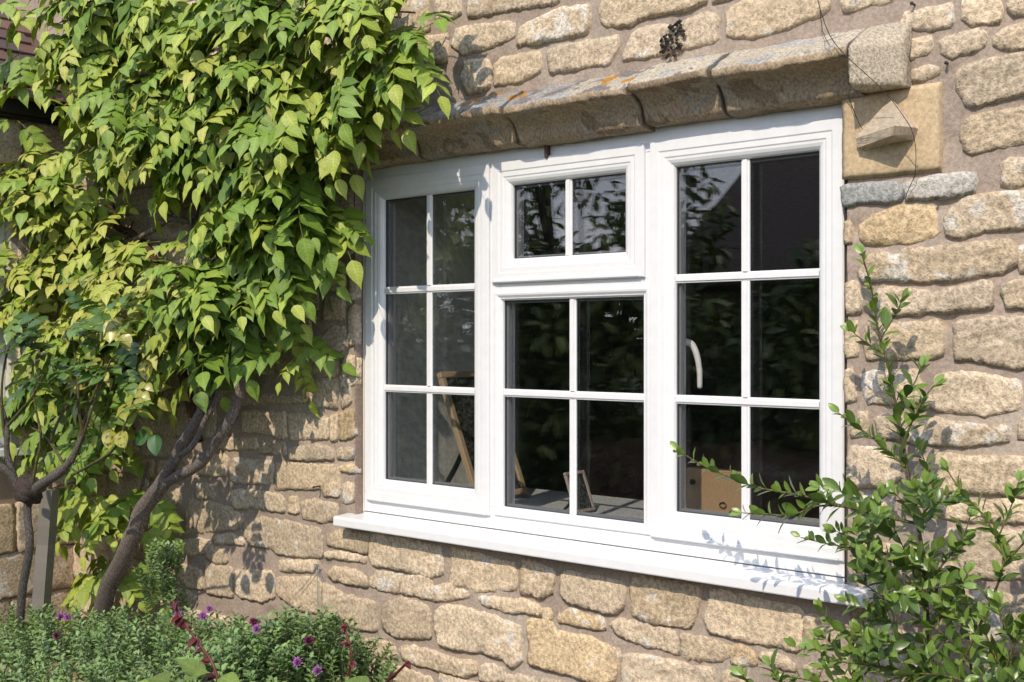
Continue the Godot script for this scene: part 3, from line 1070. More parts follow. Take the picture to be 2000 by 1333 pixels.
func flat(a: Array) -> PackedVector2Array:
	var out := PackedVector2Array()
	for v in a: out.push_back(Vector2(v.x, v.y))
	return out

# ---------- wisteria ----------
func build_wisteria() -> void:
	var w := thing("wisteria", "large wisteria with lime green leaves climbing the wall left of the window", "climbing plant", Vector3(-1.218, 0.446, 0.3) * Vector3(1, 0, 1))
	var wood := Color(0.33, 0.27, 0.235)
	stem_part(w, "trunk", spline([w.position + Vector3(-0.03, -0.02, 0), Vector3(-1.198, 0.500, 0.3), Vector3(-1.058, 0.721, 0.3), Vector3(-0.948, 0.862, 0.3), Vector3(-0.876, 0.967, 0.3), Vector3(-0.743, 1.083, 0.29)], 0.02, 0.01), 0.040, 0.030, 14, wood, 0.16)
	stem_part(w, "branch", spline([Vector3(-0.764, 1.062, 0.292), Vector3(-0.575, 1.150, 0.27), Vector3(-0.499, 1.228, 0.25), Vector3(-0.412, 1.350, 0.23), Vector3(-0.377, 1.497, 0.2), Vector3(-0.337, 1.718, 0.14), Vector3(-0.271, 1.956, 0.1), Vector3(-0.180, 2.207, 0.08), Vector3(0.017, 2.456, 0.06)], 0.02, 0.012), 0.0215, 0.012, 12, wood, 0.16)
	stem_part(w, "branch", spline([Vector3(-0.826, 1.019, 0.292), Vector3(-0.709, 1.142, 0.29), Vector3(-0.674, 1.210, 0.28), Vector3(-0.604, 1.306, 0.25), Vector3(-0.567, 1.401, 0.22), Vector3(-0.607, 1.569, 0.17), Vector3(-0.746, 1.804, 0.12), Vector3(-0.874, 2.091, 0.08), Vector3(-0.698, 2.416, 0.06), Vector3(-0.443, 2.671, 0.06)], 0.02, 0.012), 0.025, 0.012, 12, wood, 0.16)
	stem_part(w, "branch", spline([Vector3(-0.683, 1.172, 0.285), Vector3(-0.592, 1.219, 0.28), Vector3(-0.535, 1.319, 0.26), Vector3(-0.505, 1.403, 0.23), Vector3(-0.501, 1.551, 0.2)], 0.02, 0.008), 0.012, 0.008, 9, wood, 0.14)
	stem_part(w, "branch", spline([Vector3(-0.827, 1.209, 0.1), Vector3(-1.148, 1.942, 0.09), Vector3(-1.455, 2.088, 0.07), Vector3(-1.576, 2.340, 0.06), Vector3(-1.682, 2.755, 0.06)], 0.03, 0.01), 0.022, 0.012, 9, Color(0.20, 0.10, 0.06), 0.2)
	stem_part(w, "branch", spline([Vector3(-0.859, 2.069, 0.09), Vector3(-0.990, 2.086, 0.12), Vector3(-1.291, 2.011, 0.12), Vector3(-1.661, 2.031, 0.12), Vector3(-1.936, 2.182, 0.14)], 0.03, 0.012), 0.013, 0.006, 8, wood, 0.14)
	stem_part(w, "branch", spline([Vector3(-1.158, 2.091, 0.06), Vector3(-0.959, 2.159, 0.07), Vector3(-0.703, 2.158, 0.08), Vector3(-0.416, 2.229, 0.08)], 0.03, 0.02), 0.011, 0.006, 8, wood, 0.14)
	stem_part(w, "branch", spline([Vector3(-1.264, 0.573, 0.24), Vector3(-1.291, 0.762, 0.12), Vector3(-1.279, 0.928, 0.08), Vector3(-1.218, 1.101, 0.07)], 0.03, 0.01), 0.010, 0.006, 8, wood, 0.14)
	var green := Color(0.13, 0.235, 0.03)
	var mid := Color(0.215, 0.34, 0.042)
	var lime := Color(0.41, 0.49, 0.08)
	var gold := Color(0.50, 0.505, 0.115)
	var meshes := []
	for k in [[4, 0.22, green, mid, 0.35], [5, 0.24, green, mid, 0.6], [4, 0.21, mid, mid, 0.25], [4, 0.22, mid, lime, 0.4], [4, 0.20, mid, lime, 0.6], [4, 0.20, lime, lime, 0.35], [4, 0.21, lime, gold, 0.3], [3, 0.17, gold, gold, 0.2], [4, 0.24, green, green, 0.8], [4, 0.22, mid, gold, 0.5]]:
		meshes.append(wisteria_leaf(k[0], k[1], k[2], k[3], k[4]).mesh())
	# where the shoots break out: outline on the wall, number of shoots, how far they stand out, leaf kinds
	var zones := [
		[flat([Vector3(-1.688, 3.195, 0.2), Vector3(0.547, 2.741, 0.2), Vector3(0.563, 2.565, 0.2), Vector3(0.502, 2.456, 0.2), Vector3(0.339, 2.391, 0.2), Vector3(0.178, 2.337, 0.2), Vector3(-0.032, 2.285, 0.2), Vector3(-0.258, 2.274, 0.2), Vector3(-0.629, 2.313, 0.2), Vector3(-1.009, 2.353, 0.2), Vector3(-1.274, 2.443, 0.2), Vector3(-1.393, 2.626, 0.2), Vector3(-1.601, 2.916, 0.2)]), 195, 0.03, 0.20, [0, 1, 2, 3, 3, 5, 5, 3, 4, 2, 6]],
		[flat([Vector3(-0.384, 2.330, 0.15), Vector3(0.068, 2.332, 0.15), Vector3(-0.012, 2.219, 0.15), Vector3(-0.066, 2.066, 0.15), Vector3(-0.178, 2.020, 0.15), Vector3(-0.265, 1.844, 0.15), Vector3(-0.415, 1.701, 0.15), Vector3(-0.604, 1.646, 0.15), Vector3(-0.804, 1.647, 0.15), Vector3(-0.762, 1.724, 0.2), Vector3(-0.629, 1.913, 0.2), Vector3(-0.469, 2.054, 0.2)]), 80, 0.02, 0.14, [0, 1, 3, 4, 2, 8, 2, 3]],
		[flat([Vector3(-2.250, 2.459, 0.2), Vector3(-1.821, 2.460, 0.2), Vector3(-1.475, 2.380, 0.2), Vector3(-1.393, 2.160, 0.2), Vector3(-1.009, 2.091, 0.2), Vector3(-0.662, 1.971, 0.2), Vector3(-0.729, 1.801, 0.2), Vector3(-0.866, 1.647, 0.2), Vector3(-1.083, 1.547, 0.2), Vector3(-1.517, 1.695, 0.2), Vector3(-1.959, 1.791, 0.2), Vector3(-2.352, 1.849, 0.2)]), 105, 0.03, 0.26, [2, 3, 5, 6, 7, 6, 6, 5, 7, 3]],
		[flat([Vector3(-1.845, 1.110, 0.14), Vector3(-1.297, 1.144, 0.14), Vector3(-1.032, 1.038, 0.14), Vector3(-1.068, 0.768, 0.14), Vector3(-1.540, 0.671, 0.14), Vector3(-1.800, 0.820, 0.14)]), 15, 0.02, 0.12, [2, 3, 5, 4]],
		[flat([Vector3(-2.078, 1.656, 0.14), Vector3(-0.959, 1.608, 0.14), Vector3(-0.959, 1.447, 0.14), Vector3(-1.143, 1.257, 0.14), Vector3(-1.540, 1.151, 0.14), Vector3(-2.078, 1.213, 0.14)]), 26, 0.03, 0.16, [1, 2, 3, 4]],
	]
	var list := []
	for zn in zones:
		var poly: PackedVector2Array = zn[0]
		var lo := poly[0]
		var hi := poly[0]
		for q in poly:
			lo = lo.min(q); hi = hi.max(q)
		var made := 0
		while made < zn[1]:
			var q := Vector2(rr(lo.x, hi.x), rr(lo.y, hi.y))
			if not Geometry2D.is_point_in_polygon(q, poly): continue
			made += 1
			shoot(list, Vector3(q.x, q.y, rr(zn[2], zn[3])), rr(0.14, 0.26), zn[4], w, made % 3 == 0)
	# the sprigs that hang free in front of the bare wall and over the window head
	for sp in [[Vector3(0.355, 2.457, 0.08), 0.06], [Vector3(0.355, 2.574, 0.08), 0.06], [Vector3(0.279, 2.406, 0.1), 0.06], [Vector3(-0.146, 1.553, 0.08), 0.04], [Vector3(-0.242, 1.571, 0.1), 0.06], [Vector3(-0.041, 2.034, 0.08), 0.06], [Vector3(-0.553, 1.551, 0.14), 0.08], [Vector3(-0.650, 1.530, 0.14), 0.06], [Vector3(-0.390, 1.607, 0.1), 0.08], [Vector3(-1.753, 2.532, 0.35), 0.08], [Vector3(-1.946, 3.067, 0.3), 0.14], [Vector3(-1.717, 2.982, 0.3), 0.14], [Vector3(-1.629, 2.708, 0.3), 0.12], [Vector3(-1.762, 2.858, 0.3), 0.08]]:
		shoot(list, sp[0], sp[1], [0, 2, 3, 4], w, false)
	hang_leaves(w, "leaf", meshes, M.leaf, list, 300, "foliage")
	# thin hanging seed stalks
	for st in [[Vector3(-0.497, 2.399, 0.35), 0.12], [Vector3(-0.355, 2.355, 0.35), 0.10], [Vector3(-0.380, 1.397, 0.22), 0.05]]:
		stem_part(w, "tendril", spline([st[0], st[0] + Vector3(0.01, -st[1] * 0.5, 0.005), st[0] + Vector3(-0.01, -st[1], 0.0)], 0.02), 0.0018, 0.0012, 4, Color(0.25, 0.26, 0.08), 0.0)

# a young shoot with its leaves set alternately
func shoot(list: Array, at: Vector3, length: float, kinds: Array, plant: Node3D, drawn: bool) -> void:
	var dir := Vector3(rr(-0.8, 0.8), rr(-0.7, 0.35), rr(0.5, 1.0)).normalized()
	if at.x > 0.2: dir = Vector3(minf(dir.x, 0.1), minf(dir.y, 0.0), dir.z).normalized()
	var n := maxi(2, int(length / 0.055))
	var p := at
	var kind: int = kinds[rnd.randi() % kinds.size()]
	var pts := [at]
	for i in n:
		var t := float(i) / n
		p += dir * (length / n)
		dir = (dir + Vector3(0, -0.12, 0)).normalized()
		pts.append(p)
		var turn := (1.0 if i % 2 == 0 else -1.0)
		var side := dir.cross(Vector3.UP).normalized() * turn
		var ld := (side * rr(0.5, 1.1) + dir * rr(0.2, 0.7) + Vector3(0, rr(-0.5, 0.22), rr(0.0, 0.5))).normalized()
		if p.z + ld.z * 0.2 < 0.03: ld.z = absf(ld.z)
		var up := (Vector3.UP * rr(0.7, 1.1) + Vector3(rr(-0.35, 0.5), 0, rr(0.25, 0.9))).normalized()
		var k: int = kind if rnd.randf() < 0.6 else kinds[rnd.randi() % kinds.size()]
		if t > 0.75 and rnd.randf() < 0.35: k = mini(k + 1, 9) if k >= 5 and k < 7 else k
		list.append([k, Transform3D(frame_of(ld, up, rr(0.68, 1.3) * (1.0 - 0.25 * t)), p)])
	if drawn: stem_part(plant, "shoot", spline(pts, 0.05), 0.0035, 0.0018, 5, Color(0.16, 0.13, 0.05), 0.0)

# ---------- glossy wall shrub at the right ----------
func build_shrub() -> void:
	var w := thing("wall_shrub", "glossy dark green small leaved shrub growing up the wall right of the window", "shrub", Vector3(2.156, 0.671, 0.24) * Vector3(1, 0, 1))
	var bark := Color(0.17, 0.14, 0.06)
	var young := Color(0.24, 0.24, 0.06)
	var stems := [
		[[w.position + Vector3(0, -0.02, 0), Vector3(2.161, 0.762, 0.24), Vector3(2.135, 0.944, 0.23), Vector3(2.117, 1.119, 0.22), Vector3(2.097, 1.218, 0.21), Vector3(2.076, 1.295, 0.2), Vector3(2.052, 1.384, 0.18), Vector3(2.026, 1.464, 0.16), Vector3(2.001, 1.545, 0.14), Vector3(1.967, 1.629, 0.12), Vector3(1.946, 1.726, 0.11), Vector3(1.923, 1.806, 0.11)], 0.0085, 0.0018, 0.36],
		[[Vector3(2.097, 1.195, 0.21), Vector3(2.019, 1.206, 0.22), Vector3(1.924, 1.222, 0.23), Vector3(1.826, 1.238, 0.24), Vector3(1.723, 1.248, 0.25), Vector3(1.645, 1.267, 0.25), Vector3(1.571, 1.294, 0.26), Vector3(1.508, 1.322, 0.26)], 0.0035, 0.0014, 0.0],
		[[Vector3(1.937, 1.219, 0.23), Vector3(1.878, 1.218, 0.24), Vector3(1.811, 1.189, 0.25), Vector3(1.736, 1.185, 0.25), Vector3(1.689, 1.185, 0.26)], 0.0028, 0.0012, 0.0],
		[[Vector3(2.067, 1.318, 0.2), Vector3(2.000, 1.364, 0.18), Vector3(1.936, 1.402, 0.17), Vector3(1.895, 1.429, 0.17)], 0.003, 0.0012, 0.0],
		[[Vector3(2.028, 1.441, 0.16), Vector3(2.060, 1.488, 0.15), Vector3(2.080, 1.541, 0.14)], 0.0025, 0.0012, 0.0],
		[[Vector3(2.055, 1.373, 0.18), Vector3(2.075, 1.425, 0.17), Vector3(2.098, 1.472, 0.17), Vector3(2.118, 1.501, 0.16)], 0.0025, 0.0012, 0.0],
		[[Vector3(1.973, 1.605, 0.12), Vector3(2.005, 1.652, 0.12), Vector3(2.026, 1.694, 0.12)], 0.002, 0.001, 0.0],
		[[Vector3(1.988, 1.569, 0.13), Vector3(1.946, 1.593, 0.13), Vector3(1.908, 1.623, 0.13)], 0.002, 0.001, 0.0],
		[[Vector3(2.156, 0.783, 0.24), Vector3(2.311, 1.140, 0.28), Vector3(2.271, 1.230, 0.27), Vector3(2.219, 1.278, 0.26), Vector3(2.182, 1.324, 0.25)], 0.004, 0.0012, 0.45],
		[[Vector3(2.295, 1.181, 0.28), Vector3(2.323, 1.256, 0.27), Vector3(2.335, 1.309, 0.26)], 0.002, 0.001, 0.0],
		[[Vector3(2.311, 1.140, 0.28), Vector3(2.355, 1.189, 0.29), Vector3(2.398, 1.246, 0.3)], 0.003, 0.0012, 0.0],
		[[Vector3(2.113, 1.096, 0.22), Vector3(2.051, 1.109, 0.24), Vector3(1.976, 1.131, 0.26), Vector3(1.912, 1.137, 0.27), Vector3(1.853, 1.146, 0.28)], 0.003, 0.0012, 0.0],
		[[Vector3(2.127, 1.021, 0.23), Vector3(2.056, 1.071, 0.25), Vector3(2.000, 1.111, 0.26), Vector3(1.957, 1.141, 0.26)], 0.003, 0.0012, 0.0],
		[[Vector3(2.119, 1.052, 0.22), Vector3(2.174, 1.128, 0.23), Vector3(2.208, 1.176, 0.23), Vector3(2.220, 1.220, 0.22)], 0.003, 0.0012, 0.0],
		[[Vector3(2.131, 0.966, 0.23), Vector3(2.193, 1.045, 0.25), Vector3(2.226, 1.104, 0.25)], 0.003, 0.0012, 0.0],
		[[Vector3(2.144, 0.892, 0.24), Vector3(2.065, 0.940, 0.27), Vector3(1.990, 0.943, 0.29), Vector3(1.934, 0.964, 0.3), Vector3(1.915, 0.990, 0.3)], 0.0035, 0.0012, 0.0],
		[[Vector3(2.150, 0.859, 0.24), Vector3(2.046, 0.882, 0.28), Vector3(1.958, 0.882, 0.3), Vector3(1.906, 0.906, 0.32)], 0.0035, 0.0012, 0.0],
		[[Vector3(2.160, 0.830, 0.25), Vector3(2.031, 0.833, 0.3), Vector3(1.929, 0.839, 0.34), Vector3(1.864, 0.843, 0.36)], 0.0035, 0.0012, 0.0],
		[[Vector3(1.900, 0.763, 0.38), Vector3(1.862, 0.818, 0.38), Vector3(1.830, 0.864, 0.38)], 0.003, 0.0012, 0.0],
		[[Vector3(1.860, 0.759, 0.4), Vector3(1.808, 0.806, 0.4), Vector3(1.772, 0.836, 0.4)], 0.003, 0.0012, 0.0],
		[[Vector3(2.165, 0.787, 0.25), Vector3(2.255, 0.913, 0.3), Vector3(2.216, 0.972, 0.31), Vector3(2.151, 1.005, 0.31), Vector3(2.117, 1.022, 0.31)], 0.0045, 0.0015, 0.3],
		[[Vector3(2.280, 0.888, 0.31), Vector3(2.192, 0.902, 0.33), Vector3(2.118, 0.885, 0.34), Vector3(2.054, 0.848, 0.35)], 0.003, 0.0012, 0.0],
		[[Vector3(2.219, 0.779, 0.26), Vector3(2.308, 0.901, 0.3), Vector3(2.347, 0.994, 0.31), Vector3(2.372, 1.059, 0.31)], 0.004, 0.0015, 0.3],
		[[Vector3(2.318, 0.924, 0.3), Vector3(2.294, 0.987, 0.32), Vector3(2.289, 1.033, 0.32)], 0.003, 0.0012, 0.0],
		[[Vector3(2.347, 0.983, 0.31), Vector3(2.325, 1.028, 0.32), Vector3(2.315, 1.063, 0.32)], 0.003, 0.0012, 0.0],
		[[Vector3(2.255, 0.817, 0.3), Vector3(2.339, 0.900, 0.36), Vector3(2.385, 0.953, 0.38)], 0.003, 0.0012, 0.0],
	]
	var meshes := []
	for k in [[0.050, Color(0.115, 0.195, 0.04)], [0.046, Color(0.165, 0.27, 0.05)], [0.054, Color(0.095, 0.165, 0.037)], [0.038, Color(0.20, 0.31, 0.06)], [0.044, Color(0.18, 0.28, 0.05)]]:
		for s in 2:
			var b := MB.new()
			blade(b, Vector3(0, 0, 0.004), Vector3(0, 0.05, 1).normalized(), Vector3.UP, k[0], k[0] * rr(0.44, 0.54), rr(0.05, 0.3), rr(0.15, 0.4), k[1], ELLIPTIC, 0.06)
			tube(b, PackedVector3Array([Vector3.ZERO, Vector3(0, 0.0003, 0.005)]), 0.0008, 0.0006, 3, Color(0.2, 0.2, 0.05))
			meshes.append(b.mesh())
	var list := []
	var more := stems.duplicate()
	# twigs that fill the thick lower part
	var core := flat([Vector3(1.954, 1.196, 0.24), Vector3(2.075, 1.265, 0.24), Vector3(2.189, 1.219, 0.24), Vector3(2.189, 1.065, 0.24), Vector3(2.178, 0.975, 0.24), Vector3(2.339, 0.990, 0.24), Vector3(2.349, 0.875, 0.24), Vector3(1.878, 0.785, 0.24), Vector3(1.904, 0.896, 0.24), Vector3(2.003, 0.993, 0.24), Vector3(1.967, 1.093, 0.24)])
	var made := 0
	while made < 52:
		var q := Vector2(rr(1.7, 2.5), rr(0.6, 1.4))
		if not Geometry2D.is_point_in_polygon(q, core): continue
		made += 1
		var a := Vector3(q.x, q.y, rr(0.10, 0.30))
		var d := Vector3(rr(-1, 1), rr(-0.3, 0.9), rr(-0.2, 0.9)).normalized() * rr(0.07, 0.14)
		more.append([[a, a + d * 0.5 + Vector3(0, 0.004, 0), a + d], 0.002, 0.001, 0.0])
	for k in more.size():
		var s: Array = more[k]
		var pts := spline(s[0], 0.012)
		if k < stems.size() or k % 3 == 0:
			stem_part(w, "stem", spline(s[0], 0.03), s[1], s[2], 6, bark if s[1] > 0.004 else young, 0.05)
		var n := pts.size()
		var ang := rnd.randf() * TAU
		for i in range(1, n):
			var t := float(i) / n
			if t < s[3] or rnd.randf() < 0.12: continue
			if i >= n - 1: continue
			var d := (pts[i] - pts[i - 1]).normalized()
			var x := d.cross(Vector3(0.2, 0.3, 0.9)).normalized()
			var y := d.cross(x)
			ang += 2.4
			for rep in (2 if rnd.randf() < 0.45 else 1):
				var out := x * cos(ang + rep * 2.0) + y * sin(ang + rep * 2.0)
				var dir := (d * rr(0.5, 1.1) + out * 0.9 + Vector3(0, 0.2, 0.15)).normalized()
				if pts[i].z + dir.z * 0.05 < 0.03: dir.z = absf(dir.z)
				var kind := rnd.randi() % 10
				if t > 0.85: kind = 6 + rnd.randi() % 4
				list.append([kind, Transform3D(frame_of(dir, (d + Vector3(0, 0.6, 0.5)).normalized(), rr(0.7, 1.2) * (1.0 - 0.3 * t)), pts[i])])
		# growing tip
		var e := pts[n - 1]
		var dt := (e - pts[n - 2]).normalized()
		for j in 3:
			var out := Vector3(rr(-1, 1), rr(-1, 1), rr(-1, 1)).normalized()
			list.append([6 + j % 2, Transform3D(frame_of((dt + out * 0.4).normalized(), Vector3(0, 0.5, 0.8), rr(0.6, 0.9)), e)])
	hang_leaves(w, "leaf", meshes, M.gloss, list, 300, "foliage")

# ---------- the wing at the left ----------
func build_wing() -> void:
	var X := -1.95
	var w := thing("cottage_wing", "projecting stone cottage wing with brown plain tiled roof beyond the wisteria", "building", Vector3(X, 0, 1.2))
	var shift := -w.position
	var b := MB.new()
	# rear of the masonry as a solid, with the window opening left in it
	var wall := Color(0.36, 0.27, 0.19)
	var zo := 0.30
	var z1 := 1.25
	for r in [[0.0, 2.60, -0.02, zo - 0.045], [0.0, 1.055, zo - 0.0449, z1], [2.16, 2.60, zo - 0.0449, z1], [0.0, 2.60, z1 + 0.0001, 1.5]]:
		b.box(Vector3(X - 0.5, r[0], r[2]) + shift, Vector3(X - 0.012, r[1], r[3]) + shift, wall)
	part(w, "mortar", b.mesh(), M.mortar)
	var y := 0.02
	while y < 2.5:
		var h := rr(0.13, 0.24)
		var z := -0.01 - rr(0.0, 0.1)
		while z < 1.45:
			var l := rr(0.2, 0.42)
			var za := maxf(z, 0.0)
			var zb := minf(z + l - 0.015, 1.48)
			var ya := y
			var yb := minf(y + h - 0.014, 2.58)
			z += l
			if yb > 1.06 and ya < 2.15 and zb > zo - 0.04 and za < z1:
				if za < zo - 0.08: zb = minf(zb, zo - 0.046)
				elif zb > z1 + 0.08: za = maxf(za, z1 + 0.001)
				else: continue
			if zb - za < 0.05: continue
			var poly := PackedVector2Array()
			for q in [[-zb, ya], [-(za + zb) * 0.5, ya], [-za, ya], [-za, (ya + yb) * 0.5], [-za, yb], [-(za + zb) * 0.5, yb], [-zb, yb], [-zb, (ya + yb) * 0.5]]:
				poly.push_back(Vector2(q[0] + rr(-0.006, 0.006), q[1] + rr(-0.006, 0.006)))
			var m := stone_mesh(poly, "b" if rnd.randf() < 0.7 else "y", rr(0.008, 0.02), 0.02)
			var o := part(w, "stone", m.mesh(), M.stone)
			o.transform = Transform3D(Basis(Vector3(0, 0, -1), Vector3.UP, Vector3(1, 0, 0)), Vector3(X - 0.008, 0, 0) + shift)
		y += h
	# dressed reveal, sill and the pale frame of its window
	b = MB.new()
	b.box(Vector3(X - 0.10, 1.134, zo - 0.044) + shift, Vector3(X - 0.004, 2.158, zo) + shift, Color(0.62, 0.58, 0.5), 0.006)
	part(w, "window_reveal", b.mesh(), M.sawn)
	b = MB.new()
	b.box(Vector3(X - 0.10, 1.098, zo - 0.12) + shift, Vector3(X + 0.05, 1.133, z1 + 0.05) + shift, Color.WHITE, 0.004)
	part(w, "window_sill", b.mesh(), M.paint)
	var f := Node3D.new()
	put(w, f, "window")
	b = MB.new()
	for r in [[1.1335, 2.158, zo + 0.0005, zo + 0.06], [1.1335, 2.158, z1 - 0.06, z1 - 0.0005], [1.1335, 1.19, zo + 0.0605, z1 - 0.0605], [2.10, 2.158, zo + 0.0605, z1 - 0.0605], [1.76, 1.785, zo + 0.0605, z1 - 0.0605]]:
		b.box(Vector3(X - 0.10, r[0], r[2]) + shift, Vector3(X - 0.045, r[1], r[3]) + shift, Color(0.9, 0.93, 0.88), 0.003)
	part(f, "window_frame", b.mesh(), M.paint)
	b = MB.new()
	b.quad(Vector3(X - 0.07, 1.19, zo + 0.06) + shift, Vector3(X - 0.07, 1.19, z1 - 0.06) + shift, Vector3(X - 0.07, 2.10, z1 - 0.06) + shift, Vector3(X - 0.07, 2.10, zo + 0.06) + shift)
	part(f, "glass_pane", b.mesh(), M.glass)
	# roof: courses of plain tiles, every tile a piece of its own
	var roof := Node3D.new()
	put(w, roof, "roof")
	b = MB.new()
	b.box(Vector3(X - 0.55, 2.58, -0.01) + shift, Vector3(X + 0.055, 2.60, 1.55) + shift, Color(0.03, 0.025, 0.02))
	b.box(Vector3(X + 0.0555, 2.59, -0.01) + shift, Vector3(X + 0.085, 2.645, 1.55) + shift, Color(0.03, 0.025, 0.02))
	part(roof, "soffit", b.mesh(), M.timber)
	var slope := deg_to_rad(40.0)
	var up := Vector3(-cos(slope), sin(slope), 0)
	var nrm := Vector3(sin(slope), cos(slope), 0)
	var tiles := []
	for k in 4:
		b = MB.new()
		var c: Color = [Color(0.15, 0.085, 0.065), Color(0.12, 0.075, 0.062), Color(0.19, 0.11, 0.078), Color(0.095, 0.065, 0.06)][k]
		b.box(Vector3(-0.082, 0.0, -0.010), Vector3(0.082, 0.265, 0.010), c, 0.002)
		tiles.append(b.mesh())
	var eave := Vector3(X + 0.10, 2.625, 0)
	b = MB.new()
	var deck := Transform3D(Basis(Vector3(0, 0, -1), up, nrm), eave + shift)
	var d := MB.new()
	d.box(Vector3(-1.52, 0.02, -0.04), Vector3(-0.03, 2.1, -0.018), Color(0.03, 0.025, 0.02))
	b.add(d, deck)
	part(roof, "roof_deck", b.mesh(), M.timber)
	for row in 11:
		var off := 0.085 if row % 2 else 0.0
		for i in 9:
			var o := part(roof, "roof_tile", tiles[rnd.randi() % 4], M.tile)
			var at := eave + up * (row * 0.105 + rr(-0.006, 0.006)) + nrm * (0.030 + rr(0.0, 0.006)) + Vector3(0, 0, 0.06 + off + i * 0.17)
			o.transform = Transform3D(Basis(Vector3(0, 0, -1), (up + nrm * -0.085).normalized(), nrm).rotated(nrm, rr(-0.012, 0.012)), at + shift)

